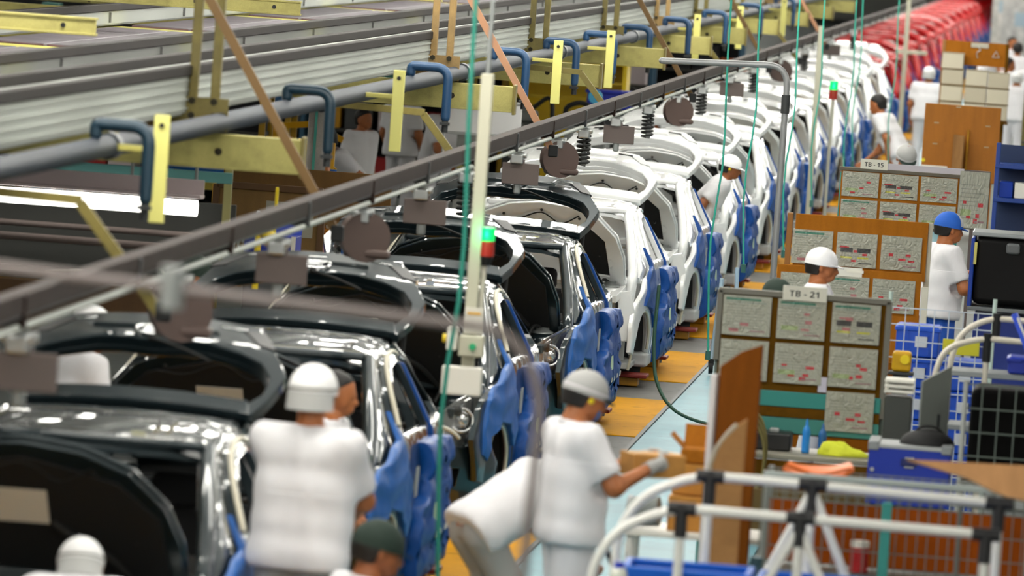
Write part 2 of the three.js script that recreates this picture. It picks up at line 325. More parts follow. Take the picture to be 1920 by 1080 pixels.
  G.hood_clips = [[-.08, .4], [-.03, .4], [.42, .12], [.46, .3], [.3, .68], [-.3, .68], [0, .74]].map(([x, s]) => new THREE.SphereGeometry(.013, 7, 5).translate(...hoodPt(x, s, -.018)));
  G.hood_hose = [tube([hp(.3, .72, -.03), hp(.15, .62, -.035), hp(0, .72, -.03), hp(-.2, .64, -.035), hp(-.35, .66, -.03)], .006, 20, 5), tube([hp(.1, .36, -.03), hp(.2, .3, -.05), hp(.34, .2, -.045), hp(.44, .06, -.03)], .02, 12, 6)];
  G.prop = rod([-.52, .74, 1.48], hp(-.45, .45, -.02), .008, 6);
  G.paper = (() => { const g = panel(shapeOf([[-.12, .0], [.12, .0], [.12, .2], [-.12, .2]]), .002, (x, s, w) => hoodPt(x - .03, s + .36, w - .04), .3); return g; })();
  // tailgate, swung up: outline in (x, s); bends at the waist below the glass
  const TA = .43, TB = .2, tz = -1.08, ty = 1.335, waist = .63;
  const tgPt = (x, s, n) => {
    const cr = .045 * (1 - (x / .64) ** 2) - .0, a1 = Math.min(s, waist), a2 = Math.max(0, s - waist), bl = sst(waist - .08, waist + .08, s), A = lerp(TA, TB, bl);
    const h = a1 * Math.sin(TA) + a2 * Math.sin(TB), b = a1 * Math.cos(TA) + a2 * Math.cos(TB), q = n + cr;
    return [x, ty + h + q * Math.cos(A), tz - b + q * Math.sin(A)];
  };
  const tgOut = [[-.56, 0], [-.3, -.03], [0, -.04], [.3, -.03], [.56, 0], [.61, .14], [.645, .30], [.665, .41], [.62, .53], [.56, .66], [.52, .76], [.47, .94], [.3, .975], [0, .99], [-.3, .975], [-.47, .94], [-.52, .76], [-.56, .66], [-.62, .53], [-.665, .41], [-.645, .30], [-.61, .14]];
  const tgHole = [[-.52, .09], [-.25, .065], [0, .06], [.25, .065], [.52, .09], [.575, .2], [.59, .31], [.585, .38], [.53, .49], [.42, .555], [.26, .60], [.12, .605], [.06, .59], [0, .585], [-.06, .59], [-.12, .605], [-.26, .60], [-.42, .555], [-.53, .49], [-.585, .38], [-.59, .31], [-.575, .2]];
  G.tailgate = panel(withHole(tgOut, tgHole), .045, (x, s, w) => tgPt(x, s, w), .07);
  G.tg_inner = panel(withHole(tgOut.map(([x, s]) => [x * .955, lerp(.47, s, .96)]), tgHole), .03, (x, s, w) => tgPt(x, s, w - .035), .1);
  G.spoiler = panel(shapeOf([[-.55, -.05], [.55, -.05], [.53, .07], [-.53, .07]]), .03, (x, s, w) => tgPt(x, s, w + .045), .1);
  const tp = (x, s, n) => V(...tgPt(x, s, n));
  G.tg_recess = panel(shapeOf([[-.27, .80], [.27, .80], [.3, .93], [-.3, .93]]), .008, (x, s, w) => tgPt(x, s, w + .044), .12);
  G.tg_trim = panel(shapeOf([[-.3, .72], [.3, .72], [.28, .76], [-.28, .76]]), .02, (x, s, w) => tgPt(x, s, w + .044), .12);
  G.tg_lamps = [1, -1].map(k => panel(shapeOf([[k * .5, .64], [k * .585, .62], [k * .50, .86], [k * .4, .84]]), .012, (x, s, w) => tgPt(x, s, w + .042), .1));
  // emblem: rounded frame with an upright H
  const eb = (pts, r, seg = 16) => tube(pts.map(([x, s]) => tp(x, s + .665, .062)), r, seg, 6);
  G.emblem = [eb([[-.075, .04], [0, .05], [.075, .04], [.088, 0], [.07, -.04], [0, -.05], [-.07, -.04], [-.088, 0], [-.075, .04]], .011, 40), eb([[-.05, .045], [-.035, 0], [-.045, -.045]], .009), eb([[.05, .045], [.035, 0], [.045, -.045]], .009), eb([[-.036, 0], [.036, 0]], .009, 4)];
  G.tg_handle = [panel(shapeOf([[-.14, .84], [.02, .84], [.02, .872], [-.14, .872]]), .008, (x, s, w) => tgPt(x, s, w + .046), .1), panel(smoothShape([[-.36, .80], [-.335, .77], [-.31, .80], [-.335, .86]]), .008, (x, s, w) => tgPt(x, s, w + .046), .1)];
  G.badge = [eb([[-.40, .16], [-.30, .165]], .006, 3), eb([[.30, .165], [.42, .16]], .006, 3), eb([[-.05, .16], [.05, .16]], .007, 3)];
  G.tg_struts = [1, -1].map(k => rod([k * .56, 1.22, -1.36], tp(k * .56, .34, -.04), .012, 7));
  G.wiper = [tube([tp(0, .58, .06), tp(.14, .5, .07), tp(.3, .40, .07)], .008, 8, 5), tp(0, .6, .05) && new THREE.SphereGeometry(.022, 8, 6).translate(...tgPt(0, .6, .05))];
  G.shims = [bx(.03, .05, .03, .58, 1.4, -.2), bx(.03, .05, .03, .58, 1.39, -.7)];
  // protective covers
  const ruffle = (y, z) => .006 * Math.sin(y * 41 + 3 * Math.sin(z * 7)) + .005 * Math.sin(z * 23 + y * 9);
  const cov = off => (z, y, w) => { const s = sst(0, .01, w); return [sideX(y, z) + off * 1 + w + s * ruffle(y, z), y, z]; };
  G.fender_cover = panel(shapeOf([[.62, .70], [.70, .86], [.80, .97], [.84, 1.12], [.87, .98], [1.05, .95], [1.16, .88], [1.28, .86], [1.38, .79], [1.42, .60], [1.42, .46], [1.36, .42], [1.30, .56], [1.1, .64], [.9, .60], [.76, .46], [.66, .50]]), .02, cov(.004), .07);
  G.fender_cover_short = panel(shapeOf([[.62, .62], [.68, .84], [.78, .95], [.82, 1.10], [.85, .96], [1.0, .92], [1.06, .84], [1.14, .66], [1.0, .64], [.86, .58], [.76, .46], [.66, .46]]), .02, cov(.004), .07);
  const lampZ = x => 1.47 - .35 * (Math.abs(x) - .4);
  const lampPlate = panel(withHole([[.40, .40], [.72, .38], [.77, .6], [.72, .79], [.46, .74]], [[.455, .58], [.60, .59], [.61, .69], [.48, .68]], [[.455, .45], [.58, .45], [.59, .545], [.455, .545]]), .016, (x, y, w) => [x, y, lampZ(x) + w], .08);
  G.lamp_plate = [lampPlate, mirrorX(lampPlate)];
  G.plate_gasket = [1, -1].flatMap(k => [[[.44, .57], [.52, .565], [.61, .58], [.625, .64], [.615, .70], [.55, .705], [.47, .695], [.45, .63], [.44, .57]], [[.44, .44], [.52, .435], [.6, .44], [.61, .5], [.6, .555], [.52, .56], [.44, .555], [.435, .5], [.44, .44]]].map(l => tube(l.map(([x, y]) => [k * x, y, lampZ(x) + .03]), .012, 36, 6)));
  G.door_cover = panel(shapeOf([[.16, .90], [-.34, .90], [-.98, .86], [-1.05, .6], [-1.05, .30], [-.95, .16], [.52, .16], [.50, .44], [.40, .58], [.22, .62], [.16, .74]]), .03, (z, y, w) => { const s = sst(0, .012, w), seg = Math.abs(((y - .16) / .185) % 1 - .5) * 2; return [sideX(y, z) + .004 + w + s * (.05 * Math.pow(1 - Math.pow(seg, 6), 1) * sst(-1.05, -.85, z) * (1 - .4 * sst(.2, .5, z)) + ruffle(y, z)), y, z]; }, .06, .9);
  G.cover_strap = [.345, .53, .715].map(y => panel(shapeOf([[.2, y - .012], [-1.0, y - .012], [-1.0, y + .012], [.2, y + .012]]), .008, (z, yy, w) => [sideX(yy, z) + .03 + w, yy, z], .2));
  G.door_sheet = panel(shapeOf([[.34, .62], [.22, .62], [.22, .78], [.34, .78]]), .003, onSide(.008), .2);
  G.cover_label = panel(shapeOf([[.1, .47], [-.1, .47], [-.1, .57], [.1, .57]]), .003, (z, y, w) => [sideX(y, z) + .085 + w, y, z], .2);
  G.cover_stripe = panel(shapeOf([[.0, .375], [-.9, .375], [-.9, .41], [.0, .41]]), .003, (z, y, w) => [sideX(y, z) + .087 + w, y, z], .2);
  const sd = (z, y, o) => [sideX(y, z) + o, y, z];
  G.door_seal = [1, -1].map(k => tube([[.68, 1.03], [.5, 1.215], [.3, 1.31], [.12, 1.347], [-.12, 1.352], [-.36, 1.325]].map(([z, y]) => { const p = sd(z, y, .012); p[0] *= k; return p; }), .014, 30, 7));
  G.pillar_strip = panel(shapeOf([[-.36, .88], [-.42, .88], [-.41, 1.28], [-.37, 1.28]]), .02, onSide(.004), .1);
  // headlamp, bumper, upper grille (cars already fitted)
  const lampPt = (s) => (u, v, w) => { const z = 1.745 - .36 * u * u - .25 * Math.max(0, v - .6), x = s * (.40 + .345 * u); return [x + s * w * .6, v, z + w * .8]; };
  const lampOut = [[0.0, .57], [.3, .52], [.75, .51], [1.0, .57], [1.1, .78], [1.0, .86], [.6, .78], [.2, .66]];
  G.lamp_lens = [1, -1].map(s => panel(shapeOf(lampOut), .02, lampPt(s), .06));
  G.lamp_bowl = [1, -1].map(s => panel(shapeOf(lampOut), .006, (u, v, w) => { const p = lampPt(s)(u, v, w); return [p[0] - s * .03, p[1], p[2] - .05]; }, .06));
  G.lamp_ring = []; for (const s of [1, -1]) for (const [u, v, r] of [[.72, .67, .07], [.34, .60, .05]]) { const p = lampPt(s)(u, v, 0); G.lamp_ring.push(new THREE.TorusGeometry(r, .011, 7, 20).rotateY(s * .35).rotateX(-.15).translate(p[0] - s * .015, p[1], p[2] - .02), new THREE.SphereGeometry(r * .75, 12, 8).scale(1, 1, .45).translate(p[0] - s * .02, p[1], p[2] - .05)); }
  G.lamp_trim = [1, -1].map(s => tube([[.06, .61], [.35, .64], [.55, .61], [.66, .57]].map(([u, v]) => { const p = lampPt(s)(u, v, .012); return p; }), .012, 12, 6));
  G.bumper = panel(withHole([[-.8, .16], [-.4, .14], [0, .13], [.4, .14], [.8, .16], [.835, .40], [.8, .50], [.55, .52], [.36, .55], [0, .60], [-.36, .55], [-.55, .52], [-.8, .50], [-.835, .40]],
    [[-.34, .22], [.34, .22], [.40, .38], [-.40, .38]], [[.48, .26], [.62, .27], [.64, .38], [.52, .38]], [[-.48, .26], [-.52, .38], [-.64, .38], [-.62, .27]]), .03,
    (x, y, w) => [x, y, 1.74 + w - .52 * Math.abs(x / .835) ** 3 - .1 * ((y - .42) / .3) ** 2], .06);
  G.upper_bar = [tube([[-.62, .73, 1.5], [-.3, .70, 1.62], [0, .69, 1.65], [.3, .70, 1.62], [.62, .73, 1.5]], .03, 20, 8), tube([[-.4, .64, 1.66], [0, .63, 1.7], [.4, .64, 1.66]], .018, 14, 7)];
  G.fog = [bx(.9, .2, .04, 0, .3, 1.6)];
  const seen = new Set();                                    // the nose ahead of the doors is 1.3 times as long as drawn above
  const draw = g => { if (Array.isArray(g)) return g.forEach(draw); if (seen.has(g)) return; seen.add(g); const p = g.attributes.position, n = g.attributes.normal; for (let i = 0; i < p.count; i++) if (p.getZ(i) > 0) { p.setZ(i, p.getZ(i) * 1.3); const q = V(n.getX(i), n.getY(i), n.getZ(i) / 1.3).normalize(); n.setXYZ(i, q.x, q.y, q.z); } };
  Object.values(G).forEach(draw);
  return G;
})();
const CAR_DEF = [
  ['black', 'black car body nearest the viewer, hood and tailgate raised, paper on its hood'],
  ['black', 'second black car body from the viewer, hood and tailgate raised'],
  ['black', 'third black car body, with headlamp fitted beside the bending worker'],
  ['black', 'last black car body, just in front of the first white one'],
  ['white', 'first white car body right behind the black cars, blue covers on its side'],
  ['white', 'second white car body behind the black cars'], ['white', 'third white car body of the line, helmeted worker beside it'], ['white', 'fourth white car body of the line'], ['white', 'fifth white car body of the line'],
  ['white', 'sixth white car body of the line'], ['white', 'seventh white car body of the line'], ['white', 'eighth white car body of the line'], ['white', 'ninth white car body, last but one before the red cars'], ['white', 'last white car body, tailgate standing in front of the first red one'],
  ['red', 'first red car body right behind the white cars'], ['red', 'second red car body of the line'], ['red', 'third red car body of the line'], ['red', 'fourth red car body of the line'], ['red', 'fifth red car body of the line'], ['red', 'sixth red car body of the line'], ['red', 'seventh red car body of the line'], ['red', 'eighth red car body of the line'], ['red', 'ninth red car body of the line'], ['red', 'tenth red car body of the line'], ['red', 'eleventh red car body of the line'], ['red', 'twelfth red car body of the line'], ['red', 'thirteenth red car body of the line'], ['red', 'fourteenth red car body of the line'], ['red', 'fifteenth red car body of the line'], ['red', 'farthest red car body at the end of the line'],
];
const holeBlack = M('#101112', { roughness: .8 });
const lensM = M('#ffffff', { transmission: 1, thickness: 0, roughness: .03 });
const lampSilver = M('#c9cbcc', { roughness: .18, metalness: .9 });
const gasket = M('#cfc9b4', { roughness: .5 });
const redSteel = M('#7c1b12', { roughness: .5 });
const sheetM = M('#d7d8d2', { roughness: .5, map: speckle });
function bodyParts(t, paint, kind, far) {
  const black = kind === 'black', inner = kind === 'white' ? paintWhite : paint;
  mesh('roof', CAR.roof, paint, t);
  mesh('side_frame', [...CAR.side_frame, ...CAR.pillarB], inner, t);
  mesh('windscreen_frame', CAR.screen_frame, paint, t);
  const rear = mesh('rear_frame', CAR.rear_pillars, inner, t);
  mesh('floor_pan', CAR.floor_pan, black ? darkGrey : innerGrey, t);
  const f = mesh('front_fender', black ? CAR.fender : CAR.fenderLow, paint, t); mesh('front_fender', black ? CAR.fenderR : CAR.fenderLowR, paint, t);
  mesh('front_door', CAR.fdoor, paint, t); mesh('front_door', CAR.fdoorR, paint, t);
  mesh('rear_door', CAR.rdoor, paint, t); mesh('rear_door', CAR.rdoorR, paint, t);
  mesh('hood', [CAR.hood, CAR.hood_frame], paint, t);
  const hood = t.children[t.children.length - 1];
  if (black) mesh('hood_lining', CAR.hood_pad_full, holeBlack, hood, 'black lining under the hood');
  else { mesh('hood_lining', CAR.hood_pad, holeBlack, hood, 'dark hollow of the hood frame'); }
  each('hood_clip', CAR.hood_clips, darkPlastic, hood); each('washer_hose', CAR.hood_hose, rubber, hood);
  const tg = mesh('tailgate', [CAR.tailgate, CAR.tg_inner, CAR.spoiler], paint, t);
  mesh('plate_recess', CAR.tg_recess, black ? paintBlack : paint, tg); mesh('trim_strip', CAR.tg_trim, black ? paintBlack : paint, tg);
  each('lamp_recess', CAR.tg_lamps, black ? darkPlastic : kind === 'white' ? innerGrey : M('#5b0508', { roughness: .4 }), tg);
  each('gas_strut', CAR.tg_struts, blackMetal, tg);
  if (black) mesh('emblem', CAR.emblem, chrome, tg, 'chrome rounded emblem with upright H');
  each('badge', CAR.badge, black ? chrome : darkPlastic, tg);
  if (kind === 'white') each('handle_hole', CAR.tg_handle, holeBlack, tg);
  if (black) mesh('wiper_arm', CAR.wiper, rubber, tg);
  each('wheel_housing', CAR.liner, M('#3a3c3d', { roughness: .7 }), t);
  each('arch_flange', CAR.arch_edge, gasket, t);
  mesh('engine_bay_frame', CAR.bay, black ? paintBlack : paint, t);
  each('strut_mount', CAR.strut_top, steelGrey, t);
  each('wiring_harness', CAR.harness, rubber, t);
  if (!black) { each('lamp_plate', CAR.lamp_plate, paint, t); each('plate_gasket', CAR.plate_gasket, rubber, t); }
  if (black) mesh('engine', CAR.engine, darkGrey, t);
  mesh('dashboard', CAR.dash, darkPlastic, t);
  if (black) each('seat', [join(CAR.seat.slice(0, 3)), join(CAR.seat.slice(3, 6)), join(CAR.seat.slice(6))], M('#1d1d1e', { roughness: .85 }), t);
  const a = mesh('fender_cover', black ? CAR.fender_cover : CAR.fender_cover_short, black ? blueCoverPale : blueCover, t, 'blue protective cover on the fender');
  const c = mesh('door_cover', CAR.door_cover, blueCover, t, 'padded blue cover strapped over the doors');
  each('strap', CAR.cover_strap, blueCoverPale, c); mesh('label_sheet', CAR.cover_label, M('#b9cfae', { roughness: .6 }), c); mesh('white_stripe', CAR.cover_stripe, paper, c);
  each('door_seal', CAR.door_seal, black ? gasket : paint, t, 'door opening trim along the pillar'); mesh('pillar_strip', CAR.pillar_strip, blueCover, t, 'blue strip on the door pillar');
  mesh('door_sheet', CAR.door_sheet, sheetM, t, 'white data sheet taped to the door');
  if (black) {
    for (const i of [0, 1]) { const l = mesh('headlamp', [CAR.lamp_bowl[i], ...CAR.lamp_ring.slice(i * 4, i * 4 + 4)], lampSilver, t, 'clear headlamp with silver reflectors'); mesh('lens', CAR.lamp_lens[i], lensM, l); mesh('lens_trim', CAR.lamp_trim[i], paper, l); }
    mesh('bumper', CAR.bumper, paintBlack, t); each('grille_bar', CAR.upper_bar, darkPlastic, t); mesh('grille', CAR.fog, darkPlastic, t);
    mesh('hood_paper', CAR.paper, paper, t, 'printed build sheet clipped under the hood');
  }
}
const protos = {};
CAR_DEF.forEach(([kind, label], n) => {
  const pos = [LINE_X, 0, FIRST_Z - PITCH * n], group = `${kind} car bodies on the line`;
  if (!protos[kind]) {
    const t = protos[kind] = thing('car_body', label, 'car body', pos, 0, group);
    bodyParts(t, { black: paintBlack, white: paintWhite, red: paintRed }[kind], kind);
  } else copy(protos[kind], pos, 0, label, group);
});
// carrier stands under each body
{
  const gs = [bx(.5, .028, .3, 0, .085, 0, .008), bx(.36, .07, .2, 0, .036, 0, .008)], top = join([gs[0]]), foot = join([gs[1]]);
  let first;
  for (let n = 0; n < 14; n++) for (const dz of [1.25, -1.2]) {
    const p = [LINE_X + .62, 0, FIRST_Z - PITCH * n + dz], lab = `red-topped yellow carrier stand under the ${dz > 0 ? 'front' : 'rear'} of car ${['one', 'two', 'three', 'four', 'five', 'six', 'seven', 'eight', 'nine', 'ten', 'eleven', 'twelve', 'thirteen', 'fourteen'][n]} counted from the viewer`;
    if (!first) { first = thing('carrier_stand', lab, 'stand', p, 0, 'carrier stands'); mesh('top_plate', top, redSteel, first); mesh('foot', foot, yellowSafe, first); }
    else copy(first, p, 0, lab);
  }
}
// ---------------------------------------------------------------- steelwork and services above the line
const ORD = ['first', 'second', 'third', 'fourth', 'fifth', 'sixth', 'seventh', 'eighth', 'ninth', 'tenth', 'eleventh', 'twelfth', 'thirteenth', 'fourteenth', 'fifteenth', 'sixteenth'];
const BEAMS = [-37.3, -50.5, -59, -67.3, -75, -82, -90, -98.5, -107, -116];
{
  // tool rail over the cars: brown channel, dark slot, grey conduit
  const z0 = -22, z1 = -150, L = z0 - z1, zc = (z0 + z1) / 2, x = -4.08;
  const t = thing('tool_rail', 'long brown overhead tool rail running along above the car bodies', 'rail', [x, 2.16, zc]);
  mesh('channel', [bx(.08, .022, L, 0, .05, 0, .005), bx(.014, .07, L, -.035, .015, 0), bx(.014, .07, L, .035, .015, 0)], brownSteel, t);
  mesh('slot_track', [bx(.07, .03, L, 0, -.02, 0)], blackMetal, t);
  mesh('conduit', [rod([.02, -.075, -L / 2], [.02, -.075, L / 2], .016, 9)], trayGrey, t, 'pale grey conduit under the rail');
  for (let k = 0, z = L / 2 - 1; z > -L / 2; z -= 3.1, k++) mesh('clamp', [bx(.1, .13, .05, 0, -.01, z, .006)], k % 2 ? brownSteel : darkGrey, t);
  // trolleys with brown cover plates and air hoses hanging from the rail
  let n = 0;
  for (const [zz, kind] of [[-26.3, 0], [-30.8, 1], [-34.5, 0], [-38.4, 1], [-41.7, 0], [-44.6, 2], [-48.4, 0], [-51.9, 1], [-54.5, 2], [-58, 0], [-62, 2], [-66, 1], [-70, 2], [-75, 0], [-80, 2], [-86, 1], [-93, 2], [-101, 0], [-110, 2]]) {
    const g = thing('hose_trolley', `${['grey trolley with a wide brown cover plate', 'rounded brown trolley housing', 'dark trolley with coiled air hose'][kind]}, ${ORD[n % 16]}${n > 15 ? ' again' : ''} along the overhead tool rail`, 'trolley', [x, 2.06, zz], 0, 'trolleys on the tool rail'); n++;
    mesh('carriage', [bx(.09, .07, .16, 0, -.045, 0, .012), rod([-.06, -.02, .05], [.06, -.02, .05], .022, 9), rod([-.06, -.02, -.05], [.06, -.02, -.05], .022, 9)], aluminium, g);
    if (kind === 0) mesh('cover_plate', [bx(.26, .15, .02, .03, -.15, .04, .006), bx(.05, .1, .03, .03, -.1, .03)], greyPink, g);
    if (kind === 1) mesh('housing', [new THREE.CylinderGeometry(.14, .14, .1, 18).rotateX(PI / 2).rotateY(.35).translate(.02, -.16, .02), bx(.26, .05, .1, .04, -.25, .02, .02)], M('#55443e', { roughness: .5 }), g);
    if (kind === 2) mesh('coiled_hose', [tube(Array.from({ length: 40 }, (_, i) => [.05 * Math.cos(i * 1.1), -.06 - i * .006, .05 * Math.sin(i * 1.1)]), .011, 110, 5)], rubber, g);
    mesh('hanging_tool', [rod([.0, -.08, 0], [.01, -.2, 0], .012, 6), bx(.05, .11, .06, .01, -.24, 0, .015)], kind === 1 ? darkPlastic : steelGrey, g);
  }
}
{
  // blue air main with drop legs
  const x = -4.76, y = 2.52, t = thing('air_main', 'dark blue air pipe running above the left side of the line', 'pipe', [x, y, 0]);
  mesh('main_pipe', [rod([0, 0, -22], [0, 0, -150], .055, 12)], bluePipe, t);
  for (let k = 0; k < 12; k++) mesh('pipe_joint', [rod([0, 0, -24 - k * 9], [0, 0, -24.12 - k * 9], .068, 12)], M('#33383d', { roughness: .5 }), t);
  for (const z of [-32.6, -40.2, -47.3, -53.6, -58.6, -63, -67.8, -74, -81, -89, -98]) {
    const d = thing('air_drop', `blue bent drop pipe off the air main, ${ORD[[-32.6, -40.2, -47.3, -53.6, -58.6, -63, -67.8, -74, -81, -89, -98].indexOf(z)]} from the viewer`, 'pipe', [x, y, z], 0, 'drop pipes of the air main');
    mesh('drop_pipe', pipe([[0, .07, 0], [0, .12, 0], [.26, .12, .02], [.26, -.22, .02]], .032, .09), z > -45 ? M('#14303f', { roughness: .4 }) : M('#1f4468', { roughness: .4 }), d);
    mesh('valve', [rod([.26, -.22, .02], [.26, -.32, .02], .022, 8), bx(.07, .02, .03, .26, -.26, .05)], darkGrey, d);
  }
}
{
  // cable trays: pale ribbed sides with dark upper rail
  const tray = (x, y, h, z0, z1, label, m, top) => {
    const L = z0 - z1, t = thing('cable_tray', label, 'cable tray', [x, y, (z0 + z1) / 2]);
    each('side_rail', h > .15 ? [bx(.02, h, L, .16, 0, 0), bx(.02, h, L, -.16, 0, 0)] : [bx(.02, h, L, .16, 0, 0)], m, t);
    mesh('top_rail', [bx(.06, .06, L, .16, h / 2 + .03, 0, .008)], top, t);
    mesh('tray_bottom', [bx(.3, .012, L, 0, -h / 2 - .008, 0)], m, t);
    if (h > .15) for (let k = 0; k < 4; k++) mesh('side_rib', [bx(.014, .012, L, .174, -h / 2 + h * (k + .5) / 4, 0)], m, t);
    for (let z = L / 2 - 1.5; z > -L / 2; z -= 4.3) mesh('rung', [bx(h > .15 ? .3 : .02, h * .8, .04, h > .15 ? .0 : .175, 0, z)], M('#5c5d5a', { roughness: .6 }), t);
  };
  const dark = M('#1f1a17', { roughness: .7, specularIntensity: .3 }), dim = M('#6d706c', { roughness: .6, specularIntensity: .4 });
  tray(-5.12, 2.66, .2, -22, -150, 'broad pale grey cable tray with dark top rail above the line', trayGrey, dark);
  tray(-5.72, 2.68, .06, -22, -150, 'slim grey cable tray just left of the broad one', dim, dark);
  tray(-6.35, 2.68, .06, -22, -150, 'slim grey cable tray in the middle of the overhead deck', dim, dark);
  tray(-7.95, 2.68, .1, -22, -150, 'grey cable tray along the far left edge of the overhead deck', trayGrey, dark);
}
{
  // transverse pale yellow beams with bolt holes, khaki hangers, yellow straps
  const holeM = M('#2a2616', { roughness: .9 });
  const g = join([bx(9.6, .17, .02, -4.8, 0, 0, .004), bx(9.6, .02, .1, -4.8, .085, -.04, .004), bx(9.6, .02, .1, -4.8, -.085, -.04, .004)]);
  const holes = join([0, 1, 2, 3, 4, 5, 6, 7].flatMap(k => [rod([-.45 - k * 1.2, 0, .0], [-.45 - k * 1.2, 0, .014], .022, 8), rod([-.8 - k * 1.2, .01, 0], [-.8 - k * 1.2, .01, .014], .016, 8)]));
  BEAMS.forEach((z, i) => {
    const t = thing('cross_beam', `pale yellow steel cross beam with bolt holes, ${ORD[i]} across the line`, 'beam', [-4.32, 2.36, z], 0, 'yellow cross beams');
    mesh('beam', g, paleYellow, t); mesh('bolt_hole', holes, holeM, t);
    mesh('end_plate', [bx(.02, .22, .14, .01, 0, -.02, .004)], khaki, t);
    const h = thing('beam_hanger', `${i % 2 ? 'tan' : 'khaki'} twin-channel hanger dropping to the ${ORD[i]} yellow cross beam`, 'hanger', [-4.86, 2.45, z + .06], 0, 'twin-channel hangers');
    const hm = i % 3 === 1 ? tanPaint : khaki;
    mesh('channel', [bx(.05, 2.2, .06, -.06, 1.15, 0, .008)], hm, h); mesh('channel', [bx(.05, 2.2, .06, .06, 1.15, 0, .008)], hm, h);
    mesh('gusset', [extrude(shapeOf([[-.2, .02], [.14, .02], [.14, .2], [-.1, .2]]), .014).translate(0, 0, .03)], hm, h);
    for (const [a, b] of [[-.06, .1], [.06, .1], [-.06, .18], [.06, .18]]) mesh('bolt', [rod([a, b, .04], [a, b, .055], .02, 6)], holeM, h);
  });
  [-33, -44, -56.6, -62.5, -75.4, -84, -95].forEach((z, i) => {
    const t = thing('strap_hanger', `flat pale yellow strap hanging below the blue air pipe, ${ORD[i]} from the viewer`, 'hanger', [-4.5, 2.16, z], 0, 'yellow straps');
    mesh('strap', [bx(.075, .52, .02, 0, .27, 0, .004)], M('#dcd77c', { roughness: .5 }), t);
    mesh('bolt', [rod([0, .48, .01], [0, .48, .025], .014, 6)], blackMetal, t); mesh('pipe_clip', [bx(.24, .03, .02, -.12, .36, -.005, .004)], M('#b5ae5a', { roughness: .5 }), t);
  });
  // diagonal braces from the steelwork down to the tool rail
  const longB = [[-36.8, 1], [-51, 0], [-67.8, 1], [-82.6, 1], [-99.1, 0]], bent = [-30, -45, -58.3, -75.7, -90.6];
  longB.forEach(([z, k], i) => { const t = thing('long_brace', `long ${k ? 'dark brown' : 'tan'} diagonal brace reaching the tool rail, ${ORD[i]} of the straight ones`, 'brace', [-4.03, 2.02, z], 0, 'straight braces'); mesh('bar', [beam([0, -.05, 0], [-1.15, 1.75, 0], .022, .05)], k ? M('#6b4f24', { roughness: .6 }) : M('#a87b5c', { roughness: .6 }), t); mesh('foot_clamp', [bx(.07, .09, .05, -.01, -.03, 0, .01)], blackMetal, t); });
  bent.forEach((z, i) => { const t = thing('bent_brace', `khaki bar bent from level down to the tool rail, ${ORD[i]} of the bent ones`, 'brace', [-4.03, 1.97, z], 0, 'bent braces'); mesh('bar', [beam([.0, -.06, 0], [-.4, .42, 0], .022, .05), beam([-.39, .43, 0], [-1.15, .45, 0], .022, .045)], khaki, t); mesh('foot_clamp', [bx(.07, .09, .05, 0, -.03, 0, .01)], blackMetal, t); });
}
{
  // lilac-grey deck panels between the trays, left of the line
  let n = 0;
  for (let r = 0; r < 3; r++) for (let k = 0; k < 12; k++) {
    const z = -28 - k * 7.4, x = [-6.04, -6.85, -7.5][r], w = [.36, .8, .45][r];
    const t = thing('deck_slab', `lilac grey deck panel in the ${['right', 'middle', 'left'][r]} strip of the overhead deck, ${ORD[k]} from the viewer`, 'deck slab', [x, 2.6, z], 0, 'overhead deck panels');
    mesh('sheet', [bx(w, .03, 6.2, 0, 0, 0, .006)], M(['#6f646d', '#675f67', '#786d77'][(k + r) % 3], { roughness: .55, map: speckle }), t);
    mesh('end_angle', [bx(w, .06, .05, 0, -.02, 3.1, .004)], M('#6a4a4a', { roughness: .7 }), t); mesh('end_angle', [bx(w, .06, .05, 0, -.02, -3.1, .004)], M('#6a4a4a', { roughness: .7 }), t);
    n++;
  }
  [-41.5, -52, -63, -79].forEach((z, k) => {
    const t = thing('top_beam', `pale yellow beam lying across the overhead trays, ${ORD[k]} from the viewer`, 'beam', [-7.3, 2.83, z], 0, 'beams across the trays');
    mesh('web', [bx(2.4, .09, .02, 0, .055, 0, .004)], paleYellow, t); mesh('flange', [bx(2.4, .015, .1, 0, .008, -.03, .003)], paleYellow, t); mesh('flange', [bx(2.4, .015, .1, 0, .102, -.03, .003)], paleYellow, t);
    for (const x of [-1, -.3, .4, 1]) mesh('bolt', [rod([x, .055, .01], [x, .055, .022], .016, 7)], blackMetal, t);
  });
  for (let k = 0; k < 12; k++) {
    const t = thing('deck_joist', `yellow painted joist between the overhead deck panels, ${ORD[k]} from the viewer`, 'joist', [-6.9, 2.505, -31.7 - k * 7.4], 0, 'deck joists');
    mesh('joist', [bx(2.1, .1, 1.06, 0, .03, 0, .01)], M('#cfc84a', { roughness: .5, map: speckle }), t); mesh('flange', [bx(2.1, .02, 1.1, 0, .085, 0, .004)], M('#c3bd55', { roughness: .5 }), t);
  }
}
{
  // near grey pipe stand in front of the line, out of focus
  const t = thing('pipe_stand', 'blurred pinkish grey bent pipe stand reaching across the foreground', 'pipe stand', [-1.5, 0, -18]);
  mesh('arm', pipe([[-2.2, 2.84, 0], [0, 2.73, 0], [.09, 2.58, 0], [0, 0, 0]], .014, .16), M('#746b69', { roughness: .6 }), t);
  mesh('foot_plate', [bx(.4, .02, .4, 0, .01, 0, .005)], M('#938a88', { roughness: .5 }), t);
  mesh('collar', [rod([-.9, 2.72, 0], [-.9, 2.83, 0], .032, 10)], steelGrey, t);
}
